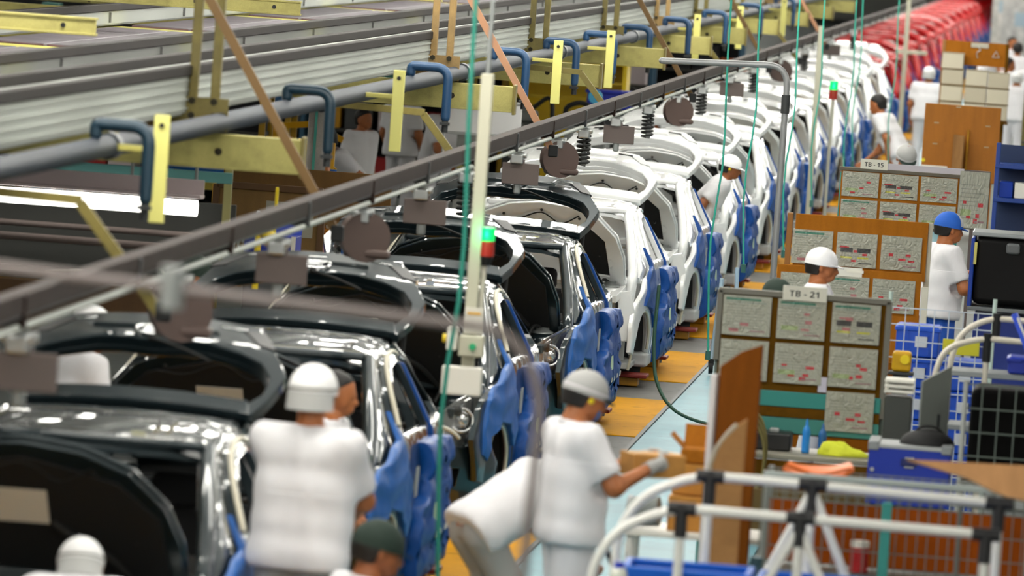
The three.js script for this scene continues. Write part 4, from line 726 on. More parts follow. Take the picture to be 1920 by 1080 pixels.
{
  // orange tray and wire basket trolleys in the middle right
  const ot = thing('orange_tray', 'shallow orange tray resting on the wire basket', 'tray', [-1.25, 1.19, -33.2], .05); mesh('tray', [panel(shapeOf([[-.17, -.12], [.17, -.12], [.15, .12], [-.14, .12]]), .012, (x, y, w) => [x, w + .04 * Math.abs(x / .17) ** 3 + .02 * Math.sin(y * 9 + x * 5), -y], .06)], M('#dd6a12', { roughness: .5 }), ot); mesh('lip', [tube([[-.16, .045, .12], [0, .01, .12], [.16, .05, .12]], .008, 10, 5)], M('#c25a0c', { roughness: .5 }), ot);
  const wb = thing('wire_basket', 'long wire basket trolley with brown panels right of the orange tray', 'basket', [-.85, 0, -33.2]);
  const wire = M('#6f746e', { roughness: .4, metalness: .5 });
  const p1 = gridPanel(1.3, .45, 26, 4, .006, wire, wb); p1.position.set(0, .74, .2); const p2 = gridPanel(1.3, .45, 26, 4, .006, wire, wb); p2.position.set(0, .74, -.2); const p3 = gridPanel(.4, .45, 8, 4, .006, wire, wb); p3.rotation.y = PI / 2; p3.position.set(.65, .74, 0);
  mesh('brown_panel', [bx(1.25, .3, .015, 0, .9, -.15, .003)], M('#a04c0c', { roughness: .8, specularIntensity: .2, map: fibre }), wb); mesh('tray_bottom', [bx(1.3, .02, .4, 0, .73, 0)], wire, wb);
  for (const [x, z2] of [[-.63, .2], [.63, .2], [-.63, -.2], [.63, -.2]]) mesh('post', [rod([x, 0, z2], [x, 1.2, z2], .014, 8)], M('#8a8f8a', { roughness: .4, metalness: .4 }), wb);
  mesh('teal_post', [bx(.05, 1.1, .05, -.05, .55, .25, .006)], tealPaint, wb); mesh('rail', [bx(1.3, .03, .03, 0, 1.19, .2, .006)], M('#9aa3a0', { roughness: .4 }), wb);
  const rb = thing('red_can', 'small red and white can below the wire basket rail', 'can', [-1.02, .745, -33.1]); mesh('body', [rod([0, 0, 0], [0, .12, 0], .045, 14)], M('#b3161c', { roughness: .4 }), rb); mesh('lid', [rod([0, .12, 0], [0, .15, 0], .046, 14)], M('#e3ded4', {}), rb);
  const br = thing('brown_crate', 'wide brown bench panel below the lime cloth', 'bench', [-1.42, 0, -38.6]); mesh('panel', [bx(.98, .3, .02, 0, .5, 0, .004)], M('#6a531b', { roughness: .6, map: fibre }), br); mesh('leg', [bx(.04, .64, .04, -.46, .32, -.03, .004)], M('#53715f', {}), br); mesh('leg', [bx(.04, .64, .04, .46, .32, -.03, .004)], M('#53715f', {}), br);
  const sheetB = thing('brown_sheet', 'large tan cardboard sheet lying over the baskets at right', 'cardboard', [-.42, 1.315, -31]); mesh('sheet', [extrude(shapeOf([[-.36, .33], [.5, .38], [.5, 0], [.12, .02], [-.1, .2]]), .006, .001).rotateX(-1.2)], M('#b98a5c', { roughness: .85, specularIntensity: .2, map: fibre }), sheetB); mesh('edge', [tube([[-.36, .33, .003], [-.1, .2, .003], [.12, .02, .003], [.5, 0, .003]].map(([x, s, n]) => [x, s * Math.cos(1.2) + .004, -s * Math.sin(1.2)]), .005, 12, 5)], M('#8f6b44', {}), sheetB);
  const sp = thing('sheet_support', 'grey wire frame under the tan cardboard sheet', 'frame', [-.42, 0, -31.1]); mesh('post', [rod([-.1, 0, 0], [-.1, 1.33, 0], .012, 7)], wire, sp); mesh('post', [rod([.38, 0, 0], [.38, 1.27, 0], .012, 7)], wire, sp); mesh('bar', [rod([-.1, 1.27, 0], [.45, 1.25, 0], .01, 7)], wire, sp);
  // black cage
  const bc = thing('wire_cage', 'black roll cage with grey wire front at the right edge', 'cage', [-.1, 0, -38]);
  const gp = gridPanel(1.1, .52, 12, 4, .008, M('#5e6862', { roughness: .4, metalness: .4 }), bc); gp.position.set(0, .86, .3); mesh('black_load', [bx(1.04, .52, .5, 0, 1.1, 0, .04)], M('#030303', { roughness: .7, specularIntensity: .2 }), bc); mesh('shelf', [bx(1.1, .03, .6, 0, .83, 0, .004)], steelGrey, bc); const gp2 = gridPanel(1.1, .2, 18, 2, .008, M('#8f948f', { roughness: .4 }), bc); gp2.position.set(0, .66, .3);
  for (const x of [-.55, .55]) mesh('post', [rod([x, 0, .3], [x, 1.4, .3], .014, 8)], M('#a0a4a0', { roughness: .4 }), bc); mesh('base', [bx(1.1, .05, .6, 0, .1, 0, .01)], steelGrey, bc);
  // blue chest
  const ch = thing('blue_chest', 'deep blue flight chest with grey corner fittings', 'chest', [-.93, 0, -38]); mesh('box', [bx(.45, .32, .4, 0, .84, 0, .008)], M('#0b2f9c', { roughness: .35 }), ch); for (const x of [-.2, .2]) mesh('corner', [bx(.06, .05, .42, x, 1.0, 0, .008)], M('#8f9496', { roughness: .4, metalness: .4 }), ch); mesh('trim', [bx(.44, .02, .41, 0, 1.0, 0, .004)], M('#a9adae', { roughness: .4, metalness: .3 }), ch); mesh('handle', [bx(.09, .04, .01, 0, .92, .205, .01)], M('#0a1a5a', {}), ch); each('handle_rim', [bx(.05, .008, .012, 0, .945, .206), bx(.05, .008, .012, 0, .895, .206)], aluminium, ch); mesh('rivet', [rod([-.2, .87, .2], [-.2, .87, .212], .012, 8)], aluminium, ch); mesh('rivet', [rod([.2, .8, .2], [.2, .8, .212], .012, 8)], aluminium, ch); mesh('stand', [bx(.42, .66, .36, 0, .34, 0, .01)], M('#22262a', { roughness: .6 }), ch);
  const bag = thing('black_bag', 'black soft bag slumped on the blue chest', 'bag', [-.84, 1.01, -38]); { const s = new THREE.SphereGeometry(1, 24, 12, 0, PI * 2, 0, PI / 2); const q = s.attributes.position; for (let i = 0; i < q.count; i++) q.setXYZ(i, q.getX(i) * .15 * (1 + .2 * (fbm(q.getX(i) + 3, q.getZ(i) + 3, 8, 2) - .5)), q.getY(i) * .09, q.getZ(i) * .13); s.computeVertexNormals(); mesh('body', s, M('#07080a', { roughness: .7 }), bag); } mesh('strap', [tube([[-.08, .06, .02], [-.04, .1, .03], [.04, .1, .03], [.09, .06, .02]], .008, 10, 5)], rubber, bag);
  const gb = thing('grey_partition', 'tall grey plastic divider behind the black bag', 'divider', [-.83, 1.01, -38.3], .7); mesh('plate', [extrude(shapeOf([[-.1, 0], [.1, 0], [.1, .42], [-.1, .33]]), .012, .002)], M('#6f746f', { roughness: .5 }), gb); mesh('cut_mark', [bx(.02, .1, .014, .03, .1, .008)], darkGrey, gb);
}
{
  // blue bins, frames and the second pipe trolley
  const t = thing('pipe_trolley', 'cream pipe trolley with rounded hoops by the blue bins', 'trolley', [-.4, 0, -41]);
  mesh('hoop', pipe([[-.5, 0, 0], [-.5, 1.2, 0], [-.45, 1.36, 0], [-.25, 1.44, 0], [.6, 1.42, 0]], .018, .12), M('#d5cfc0', { roughness: .35 }), t); mesh('hoop', pipe([[-.42, 0, -.4], [-.42, 1.28, -.4], [-.36, 1.45, -.4], [-.2, 1.54, -.4], [.6, 1.53, -.4]], .018, .12), M('#d5cfc0', { roughness: .35 }), t);
  mesh('post', [rod([-.2, 0, 0], [-.2, 1.44, 0], .018, 9)], M('#d5cfc0', { roughness: .35 }), t); mesh('joint', [rod([-.2, 1.3, 0], [-.2, 1.47, 0], .026, 9)], blackMetal, t); mesh('joint', [rod([-.16, 1.42, -.4], [-.16, 1.57, -.4], .026, 9)], blackMetal, t); mesh('shelf', [bx(1.0, .03, .42, .1, 1.22, -.2, .005)], M('#8e9496', { roughness: .4, metalness: .4 }), t); mesh('shelf', [bx(1.0, .03, .42, .1, .9, -.2, .005)], M('#8e9496', { roughness: .4, metalness: .4 }), t);
  const bin = (label, x, y, z, w, h, d, m = boxBlue) => { const o = thing('blue_bin', label, 'bin', [x, y, z], 0, 'stacked blue bins'); mesh('bin', [bx(w, h, d, 0, h / 2, 0, .012)], m, o); mesh('rim', [bx(w + .02, .025, d + .02, 0, h - .02, 0, .006)], m, o); mesh('rib', [bx(.012, h * .8, .012, -w * .25, h * .45, d / 2 + .004), bx(.012, h * .8, .012, w * .25, h * .45, d / 2 + .004)], m, o); mesh('card_slot', [bx(w * .3, h * .35, .008, w * .1, h * .5, d / 2 + .006)], M('#c9ced6', { roughness: .5 }), o); };
  bin('dark blue bin with handle slot on the cream trolley shelf', -.3, 1.238, -41.22, .34, .1, .3, M('#0d2c9a', { roughness: .4 })); bin('dark blue bin on the lower shelf of the cream trolley', -.25, .918, -41.22, .4, .2, .3);
  let k = 0; for (const [x, y, z] of [[-1.12, .62, -45.5], [-1.12, .825, -45.5], [-.82, .62, -45.5], [-.82, .825, -45.5], [-1.12, 1.03, -45.5], [-.82, .415, -45.5], [-1.12, .415, -45.5], [-.82, .21, -45.5], [-1.12, .21, -45.5], [-.82, .005, -45.5], [-1.12, .005, -45.5]]) bin(`bright blue bin, ${['left of the third', 'left of the fourth', 'right of the third', 'right of the fourth', 'top of the whole', 'right of the second', 'left of the second', 'right of the next lower', 'left of the next lower', 'right of the lowest', 'left of the lowest'][k++]} row in the caged stack`, x, y, z, .28, .2, .4, M('#1450c4', { roughness: .4 }));
  const cg = thing('wire_cage', 'white wire cage front around the stacked blue bins', 'cage', [-.97, 0, -45.2]); const g = gridPanel(.66, 1.3, 7, 12, .007, M('#b9c3cf', { roughness: .4 }), cg); g.position.set(0, .05, 0); mesh('post', [rod([-.34, 0, 0], [-.34, 1.45, 0], .014, 8)], M('#bcd0c8', { roughness: .4 }), cg); mesh('post', [rod([.34, 0, 0], [.34, 1.45, 0], .014, 8)], M('#bcd0c8', { roughness: .4 }), cg); mesh('yellow_tag', [bx(.24, .1, .01, .14, 1.12, .012, .004)], M('#b9b41e', { roughness: .5 }), cg);
  const bp = thing('blue_bar', 'bright blue bar leaning across the cream trolley', 'bar', [-.45, 0, -40.6]); mesh('bar', [beam([.0, 1.62, 0], [.2, 1.2, .05], .035, .035), beam([.2, 1.2, .05], [.55, .02, .2], .035, .035)], M('#2a50d8', { roughness: .4 }), bp); mesh('white_line', [beam([.02, 1.6, .02], [.2, 1.24, .07], .006, .012)], paper, bp);
  const ybx = thing('yellow_block', 'small yellow device behind the TB - 21 rack', 'device', [-1.16, 1.05, -43.4]); mesh('body', [bx(.12, .13, .1, 0, .065, 0, .02)], M('#c79a0e', { roughness: .4 }), ybx); mesh('dial', [rod([.02, .08, .05], [.02, .08, .06], .03, 12)], M('#e4c81a', {}), ybx);
  const ys = thing('device_stand', 'dark narrow stand under the small yellow device', 'stand', [-1.16, 0, -43.4]); mesh('column', [bx(.1, 1.03, .1, 0, .515, 0, .01)], darkGrey, ys); mesh('top', [bx(.16, .02, .14, 0, 1.04, 0, .004)], darkGrey, ys);
  const wt = thing('white_trays', 'stack of white trays and metal parts beside the TB - 21 rack', 'trays', [-1.07, 0, -40]); for (let i = 0; i < 3; i++) mesh('tray', [bx(.17, .02, .25, 0, 1.16 + i * .03, 0, .006)], paper, wt); mesh('part_rack', [bx(.16, .3, .2, 0, .98, 0, .01)], M('#474a46', { roughness: .4, metalness: .5 }), wt); mesh('stand', [bx(.15, .8, .2, 0, .42, -.02, .01)], M('#3c4a48', { roughness: .5 }), wt);
  // machine with black interior worked on by the man in the blue cap
  const m = thing('open_machine', 'black assembly with open top on a blue stand at the right edge', 'machine', [-.4, 0, -50.6]); mesh('black_body', [bx(.95, .5, .6, .0, 1.38, 0, .05)], M('#050506', { roughness: .5, specularIntensity: .4 }), m); mesh('top_edge', [bx(1.0, .03, .64, 0, 1.64, 0, .008)], M('#93999b', { roughness: .35, metalness: .4 }), m); each('inner_part', [bx(.1, .08, .1, -.2, 1.55, .29, .02), bx(.05, .1, .05, .05, 1.56, .3, .01)], M('#5c6062', { roughness: .4 }), m); mesh('green_part', [bx(.05, .12, .04, -.02, 1.56, .3, .01)], M('#8c8f1c', {}), m); mesh('blue_side', [bx(.03, .5, .6, -.49, 1.36, 0, .01)], M('#0d3a9e', { roughness: .4 }), m); mesh('stand', [bx(.9, 1.0, .5, 0, .56, 0, .01)], M('#0f2f86', { roughness: .5 }), m); mesh('sill', [bx(1.0, .03, .6, 0, 1.1, .02, .006)], M('#6f7577', { roughness: .4, metalness: .4 }), m); mesh('pin', [bx(.02, .16, .02, -.47, 1.5, .3)], M('#c7c16a', {}), m);
  const bs = thing('blue_shelf', 'dark blue shelving with small parts at the far right', 'shelf', [-.5, 0, -62]); mesh('frame', [bx(.9, .04, .5, 0, 1.75, 0, .006), bx(.9, .04, .5, 0, 1.45, 0, .006), bx(.9, .04, .5, 0, 1.0, 0, .006)], M('#123a8a', { roughness: .45 }), bs); mesh('upright', [bx(.04, 1.95, .04, -.43, .98, .22, .005)], M('#123a8a', { roughness: .45 }), bs); mesh('upright', [bx(.04, 1.95, .04, .43, .98, .22, .005)], M('#123a8a', { roughness: .45 }), bs); mesh('back', [bx(.86, 1.9, .02, 0, .98, -.22)], M('#1a2f55', { roughness: .6 }), bs); for (let i = 0; i < 6; i++) mesh('parts_box', [bx(.12, .14, .3, -.34 + i * .135, [1.54, 1.54, 1.84, 1.54, 1.84, 1.54][i], .05, .008)], [boxBlue, paper, M('#1d5c5a', {}), boxBlue, darkGrey, paper][i], bs);
  const hp = thing('pipe_hoop', 'white bent pipe hoop standing at the right edge, far', 'hoop', [-.62, 0, -66]); mesh('pipe', pipe([[0, 0, 0], [0, 1.5, 0], [.08, 1.68, 0], [.3, 1.75, 0]], .025, .12), M('#d9cfc6', { roughness: .4 }), hp); mesh('foot', [rod([0, 0, 0], [0, .03, 0], .06, 12)], steelGrey, hp);
  const sh2 = thing('tall_shelf', 'tall dark shelf with brown boxes in the far right background', 'shelf', [-.5, 0, -84]); mesh('upright', [bx(.05, 2.35, .05, -.48, 1.17, 0, .005)], khaki, sh2); mesh('upright', [bx(.05, 2.35, .05, .48, 1.17, 0, .005)], khaki, sh2); for (let i = 0; i < 5; i++) { mesh('shelf_board', [bx(1, .03, .5, 0, .4 + i * .45, 0, .004)], M('#4a463e', { roughness: .6 }), sh2); mesh('carton', [bx(.3, .24, .3, -.26, .54 + i * .45, .03, .01)], [woodBrown, M('#223a6e', {}), M('#7a4b4b', {}), darkGrey, cardboard][i], sh2); mesh('carton', [bx(.32, .2, .3, .2, .52 + i * .45, .03, .01)], [M('#356a66', {}), darkGrey, M('#8a8f92', {}), M('#3b2a1a', {}), darkGrey][i], sh2); } mesh('back', [bx(1, 2.3, .02, 0, 1.16, -.25)], M('#15171a', { roughness: .8 }), sh2);
  const wheel = thing('castor_stand', 'pale blue wheeled stand beside the second white car', 'stand', [-3.05, 0, -57.4]); mesh('leg', [rod([-.06, .12, 0], [-.02, .8, .0], .018, 8)], M('#a9c3d6', { roughness: .4 }), wheel); mesh('leg', [rod([.12, .12, 0], [.1, .9, .0], .018, 8)], M('#a9c3d6', { roughness: .4 }), wheel); mesh('bar', [rod([-.06, .14, 0], [.12, .16, 0], .018, 8)], M('#a9c3d6', { roughness: .4 }), wheel); for (const x of [-.06, .12]) mesh('castor', [new THREE.CylinderGeometry(.05, .05, .035, 14).rotateZ(PI / 2).translate(x, .05, 0), bx(.05, .06, .05, x, .1, 0, .01)], rubber, wheel);
}
// ---------------------------------------------------------------- work area left of the line
{
  // bright work lamp over a bench
  const glow = new THREE.MeshStandardMaterial({ color: '#ffffff', emissive: '#fffdf2', emissiveIntensity: 4 });
  const lamp = (x, z, w, label) => { const t = thing('bench_lamp', label, 'lamp', [x, 1.74, z]); mesh('tube', [rod([-w / 2, 0, .03], [w / 2, 0, .03], .05, 12)], glow, t); mesh('reflector', [bx(w + .06, .12, .02, 0, .12, -.02, .005), bx(w + .06, .02, .2, 0, .075, .03, .005)], M('#b8aaab', { roughness: .4 }), t); mesh('hanger', [rod([-w * .4, .1, -.03], [-w * .4, .86, -.03], .012, 6)], steelGrey, t); mesh('hanger', [rod([w * .4, .1, -.03], [w * .4, .86, -.03], .012, 6)], steelGrey, t); const l = new THREE.RectAreaLight('#fffdf2', 12, w, .1); l.position.set(0, 0, .09); l.rotation.y = PI; l.castShadow = true; t.add(l); };
  lamp(-6.5, -43.5, .98, 'long bright fluorescent bench lamp at the left edge'); lamp(-5.8, -43.5, .26, 'short bright bench lamp right of the long one'); lamp(-7.6, -43.5, 1.0, 'bright bench lamp cut by the left picture edge');
  const b = thing('workbench', 'dark workbench cluttered with grey parts below the bench lamps', 'bench', [-6.6, 0, -43.7]);
  mesh('top', [bx(2.2, .04, .8, 0, 1.25, 0, .006)], M('#5c5a55', { roughness: .5 }), b); mesh('front_panel', [bx(2.2, .4, .03, 0, 1.02, .4, .005)], M('#5c3d14', { roughness: .6, map: fibre }), b); mesh('back_panel', [bx(2.2, .5, .03, 0, 1.5, -.4, .005)], M('#3a3c39', { roughness: .6 }), b); for (const x of [-1.05, 1.05]) mesh('leg', [bx(.05, 1.25, .05, x, .62, .35, .005)], khaki, b);
  mesh('teal_strip', [bx(2.2, .07, .03, 0, 1.93, -.1, .005)], M('#4a7f7d', { roughness: .5 }), b); mesh('pipe_rail', [rod([-1.1, 1.56, .1], [1.1, 1.56, .1], .02, 8)], greyPink, b); mesh('pipe_rail', [rod([-1.1, 1.48, .2], [1.1, 1.48, .2], .025, 8)], greyPink, b); mesh('upright', [bx(.05, .9, .05, 1.05, 1.68, -.3, .005)], M('#8f8a55', {}), b); mesh('upright', [bx(.05, .9, .05, -1.05, 1.68, -.3, .005)], M('#8f8a55', {}), b);
  const hose = thing('bent_tube', 'thin bent grey tube lying on the dark bench', 'tube', [-6.1, 1.27, -43.4]); mesh('tube', [tube([[-.5, .01, 0], [-.1, .06, .02], [.05, .14, .05], [.2, .12, .06], [.28, .02, .06]], .01, 20, 6)], M('#a7a59c', { roughness: .4, metalness: .4 }), hose);
  const yv = thing('yellow_valve', 'bright yellow valve with silver springs near the second strap', 'valve', [-5.25, 1.27, -43.3]); mesh('body', [rod([0, .4, 0], [.12, .3, 0], .04, 12), rod([0, 0, 0], [0, .4, 0], .02, 8)], M('#e3c81c', { roughness: .35 }), yv); mesh('spring', [tube(Array.from({ length: 30 }, (_, i) => [-.05 - i * .006 + .0, .36 - i * .006 + .03 * Math.cos(i * 1.3), .03 * Math.sin(i * 1.3)]), .006, 80, 5)], aluminium, yv); mesh('lever', [bx(.02, .3, .02, .1, .5, 0, .005)], M('#e3c81c', { roughness: .35 }), yv);
  // brown cork boards
  const cork = (label, x, y, z, w, h, m2) => { const t = thing('cork_board', label, 'board', [x, 0, z]); mesh('frame', [bx(w, .05, .04, 0, y + h / 2, 0, .006), bx(w, .05, .04, 0, y - h / 2, 0, .006), bx(.05, h, .04, -w / 2, y, 0, .006), bx(.05, h, .04, w / 2, y, 0, .006)], M('#5a3d1c', { roughness: .6 }), t); mesh('cork', [bx(w - .04, h - .03, .02, 0, y, -.01)], M('#8a6a3a', { roughness: .85, map: fibre }), t); mesh('leg', [bx(.05, y - h / 2, .05, -w / 2, (y - h / 2) / 2, 0, .005)], M('#5a3d1c', {}), t); mesh('leg', [bx(.05, y - h / 2, .05, w / 2, (y - h / 2) / 2, 0, .005)], M('#5a3d1c', {}), t); if (m2) mesh('pinned_sheet', [bx(w * .45, h * .5, .006, w * .2, y + .03, .004)], M('#9a9788', { roughness: .6 }), t); };
  cork('brown framed cork board in the middle left background', -6.0, 1.36, -50, .78, .5, true); cork('brown cork board low behind the first car on the left', -7.2, 1.12, -46, .9, .4); cork('orange-brown board under the overhead trays at left', -7.6, 1.9, -52, 1.1, .35);
  // blue pipe rails
  const br = thing('blue_rail', 'bright blue pipe rail with white tags in the left background', 'rail', [-7.1, 0, -59]); mesh('bar', [rod([-.9, 1.34, 0], [.75, 1.28, 0], .035, 10), rod([.2, 1.2, 0], [.2, 1.44, 0], .04, 10), rod([.55, 1.2, 0], [.55, 1.4, 0], .035, 10)], M('#1660b0', { roughness: .4 }), br); mesh('post', [bx(.06, 1.35, .06, -.85, .67, 0, .006)], M('#1660b0', { roughness: .4 }), br); mesh('post', [bx(.06, 1.3, .06, .7, .65, 0, .006)], M('#1660b0', { roughness: .4 }), br); mesh('white_tag', [bx(.16, .14, .01, .38, 1.22, .05, .003)], paper, br); mesh('silver_part', [new THREE.SphereGeometry(.06, 10, 8).translate(.05, 1.24, .05)], aluminium, br);
  const br2 = thing('blue_rail', 'short blue rail with green fittings beside the stooping worker', 'rail', [-7.35, 0, -66]); mesh('bar', [bx(1.0, .08, .08, 0, .98, 0, .01)], M('#1660b0', { roughness: .4 }), br2); mesh('green_fitting', [bx(.08, .05, .05, .1, .96, .06, .01), bx(.06, .05, .05, -.42, .97, .06, .01)], M('#0f7a4a', {}), br2); mesh('post', [bx(.06, .95, .06, -.4, .47, 0, .006)], M('#1660b0', {}), br2); mesh('post', [bx(.06, .95, .06, .4, .47, 0, .006)], M('#1660b0', {}), br2);
  // yellow guards and jib
  const yellowM = M('#e0a80c', { roughness: .4 });
  const yj = thing('yellow_jib', 'yellow bent jib arm in front of dark machinery at left', 'jib', [-7.9, 0, -69]); mesh('arm', [beam([-.5, 1.36, 0], [0, 1.42, 0], .05, .06), beam([0, 1.42, 0], [.32, 1.28, 0], .05, .06), beam([-.5, 1.36, 0], [.3, .9, 0], .08, .12)], yellowM, yj); mesh('post', [bx(.1, 1.4, .1, -.5, .7, 0, .01)], yellowM, yj);
  const ys = thing('yellow_stair', 'yellow diagonal guard rail behind the blue pipe rail', 'guard rail', [-7.3, 0, -61]); mesh('rail', [beam([-.55, 1.5, 0], [.1, 1.15, 0], .06, .06), beam([.2, 1.55, 0], [.55, 1.3, 0], .05, .05), beam([-.2, 1.1, 0], [-.2, 1.5, 0], .06, .06), beam([.5, 1.2, 0], [.5, 1.55, 0], .07, .07)], yellowM, ys); mesh('pale_panel', [bx(1.2, .5, .03, -.1, 1.3, -.1, .005)], M('#c3b552', { roughness: .5 }), ys); mesh('post', [bx(.06, 1.2, .06, .45, .6, 0, .006)], yellowM, ys); mesh('post', [bx(.06, 1.2, .06, -.5, .6, 0, .006)], yellowM, ys);
  const cone = thing('orange_cone', 'orange cone-shaped stand beside the white column', 'cone', [-7.95, 0, -68.4]); mesh('cone', [lathe([[.001, 1.12], [.05, 1.1], [.16, .4], [.2, 0], [.001, 0]], 14)], M('#c05a12', { roughness: .5 }), cone); mesh('base', [bx(.5, .04, .5, 0, .02, 0, .01)], M('#c05a12', {}), cone);
  const col = thing('white_column', 'white sheet-covered column with green edge in the background', 'column', [-6.35, 0, -56]); mesh('shaft', [bx(.17, 2.1, .17, 0, 1.05, 0, .01)], M('#c9c3bd', { roughness: .6, map: speckle }), col); mesh('green_edge', [bx(.02, 2.1, .02, -.02, 1.05, .09)], M('#4fa99a', {}), col); mesh('orange_edge', [bx(.02, 1.2, .18, .09, 1.4, 0)], M('#b8703a', {}), col);
  const pn = thing('control_panel', 'pale instrument cabinet with printed front behind the tool rail', 'cabinet', [-6.75, 0, -74]); mesh('body', [bx(.28, 1.75, .3, 0, .875, 0, .01)], M('#b9b9b3', { roughness: .5, map: speckle }), pn); mesh('print', [bx(.2, .3, .006, 0, 1.6, .152)], paper, pn); mesh('teal_side', [bx(.02, .9, .3, .15, 1.1, 0)], M('#5fb0ae', {}), pn);
  const wb = thing('white_board', 'blank white board behind the overhead braces', 'board', [-5.66, 0, -63]); mesh('sheet', [bx(.72, .3, .02, 0, 1.8, 0, .004)], M('#e8e8e8', { roughness: .4 }), wb); mesh('frame', [bx(.76, .03, .03, 0, 1.95, 0, .004), bx(.76, .03, .03, 0, 1.65, 0, .004)], aluminium, wb); mesh('leg', [rod([-.34, 0, 0], [-.34, 1.65, 0], .015, 8)], aluminium, wb); mesh('leg', [rod([.34, 0, 0], [.34, 1.65, 0], .015, 8)], aluminium, wb);
  const yc = thing('yellow_cabinet', 'bright yellow open cabinet behind the engines', 'cabinet', [-6.2, 0, -80]); mesh('back', [bx(1.3, 2.0, .04, 0, 1.0, -.3, .01)], M('#d8b80e', { roughness: .45 }), yc); mesh('side', [bx(.05, 2.0, .6, -.65, 1.0, 0, .008)], M('#e6c40c', { roughness: .4 }), yc); mesh('side', [bx(.05, 2.0, .6, .65, 1.0, 0, .008)], M('#e6c40c', { roughness: .4 }), yc); mesh('top', [bx(1.35, .08, .62, 0, 2.0, 0, .01)], M('#e6c40c', { roughness: .4 }), yc); mesh('slat', [bx(1.25, .04, .04, 0, 1.75, .25, .005)], M('#b8980a', {}), yc); mesh('slat', [bx(1.25, .04, .04, 0, 1.55, .25, .005)], M('#b8980a', {}), yc);
  // engines on stands
  for (const [i, [x, z]] of [[-6.45, -77], [-5.75, -77.5], [-5.75, -85]].entries()) {
    const e = thing('engine_unit', `silver engine unit with dark hoses, ${['left', 'middle', 'right'][i]} of the three behind the tool rail`, 'engine', [x, 0, z]); mesh('stand', [bx(.4, .95, .4, 0, .475, 0, .01)], darkGrey, e);
    mesh('block', [bx(.46, .36, .4, 0, 1.15, 0, .05), bx(.3, .14, .3, 0, 1.4, 0, .04), new THREE.CylinderGeometry(.16, .16, .1, 18).rotateX(PI / 2).translate(-.1, 1.2, .24)], steelGrey, e); mesh('hose', [tube([[-.2, 1.3, .2], [-.26, 1.5, .24], [-.1, 1.58, .24], [.1, 1.48, .26], [.2, 1.25, .25]], .03, 20, 7), tube([[.1, 1.5, .1], [.28, 1.62, .1], [.34, 1.3, .2]], .025, 14, 7)], rubber, e); mesh('pulley', [new THREE.TorusGeometry(.09, .025, 8, 18).translate(.12, 1.12, .24)], aluminium, e);
    if (i === 1) mesh('cyan_disc', [rod([.06, 1.66, .2], [.06, 1.66, .24], .08, 18)], M('#4fb3e0', { roughness: .4 }), e);
  }
  const bb = thing('blue_bin', 'deep blue parts bin beside the silver engines', 'bin', [-5.62, 0, -78.6]); mesh('bin', [bx(.5, .2, .4, 0, 1.6, 0, .015)], M('#14279a', { roughness: .4 }), bb); mesh('rim', [bx(.54, .04, .44, 0, 1.69, 0, .01)], M('#14279a', { roughness: .4 }), bb); mesh('stand', [bx(.4, 1.5, .3, 0, .75, 0, .01)], darkGrey, bb);
  // blue parts box and cartons behind the second and third cars
  const pb = thing('blue_carton', 'open blue carton behind the third black car', 'carton', [-5.62, 0, -47.2]); mesh('box', [bx(.36, .14, .3, 0, 1.35, 0, .006)], M('#20339a', { roughness: .5 }), pb); mesh('flap', [bx(.36, .12, .008, 0, 1.46, -.16, 0, [-.4, 0, 0])], M('#2c46b4', { roughness: .5 }), pb); mesh('white_corner', [bx(.03, .14, .02, .16, 1.35, .145)], paper, pb); mesh('stand', [bx(.34, 1.26, .28, 0, .64, 0, .006)], M('#54585a', { roughness: .5 }), pb);
  const bt = thing('parts_table', 'brown parts table with grey brackets beyond the black cars', 'table', [-6.05, 0, -52.5]); mesh('top', [bx(1.3, .04, .6, 0, 1.2, 0, .006)], cardboard, bt); mesh('back', [bx(1.3, .45, .03, 0, 1.42, -.3, .005)], M('#7c5a24', { roughness: .7, map: fibre }), bt); for (const x of [-.6, .6]) mesh('leg', [bx(.05, 1.2, .05, x, .6, .2, .005)], khaki, bt); for (let i = 0; i < 6; i++) mesh('bracket', [bx(.12, .03, .05, -.45 + i * .18, 1.24, .1 - (i % 2) * .2, .008)], aluminium, bt);
  const qp = thing('code_card', 'grey card with plain printed block on a stand by the second car', 'card', [-5.95, 0, -44.3]); mesh('card', [bx(.14, .15, .02, 0, 1.62, 0, .004)], M('#c9c8c0', { roughness: .5 }), qp); mesh('print', [bx(.09, .08, .006, 0, 1.635, .01)], M('#4b4c4a', {}), qp); mesh('stem', [rod([-.04, 0, 0], [-.04, 1.56, 0], .01, 7)], M('#2e7f70', {}), qp);
  const tn = thing('spray_bottle', 'white spray bottle standing left of the third black car', 'bottle', [-5.72, 1.43, -47.1]); mesh('body', [lathe([[.001, 0], [.035, 0], [.037, .06], [.03, .1], [.014, .12]], 12)], M('#e6e6e6', { roughness: .4 }), tn); mesh('nozzle', [bx(.02, .03, .06, 0, .135, .01, .005)], paper, tn);
  // boxes hung racks further left: dark storage racks filled with goods
  const goods = [M('#14161a', { roughness: .8 }), M('#9a4a10', { roughness: .7 }), M('#c9930c', { roughness: .5 }), M('#1d5a86', { roughness: .5 }), M('#a3161a', { roughness: .5 }), M('#46484a', { roughness: .6 }), M('#c7b9bd', { roughness: .6 }), M('#2b6d66', { roughness: .5 })];
  const places = [[-9.6, -58], [-11.6, -58.5], [-8.9, -66], [-10.85, -66.5], [-12.8, -66], [-9.6, -74], [-11.6, -74.5], [-13.6, -74], [-8.6, -84], [-10.6, -84], [-12.6, -84.5], [-14.8, -84], [-7.0, -93], [-9, -93.5], [-11, -93], [-6.4, -104], [-8.4, -104.5], [-10.4, -104]];
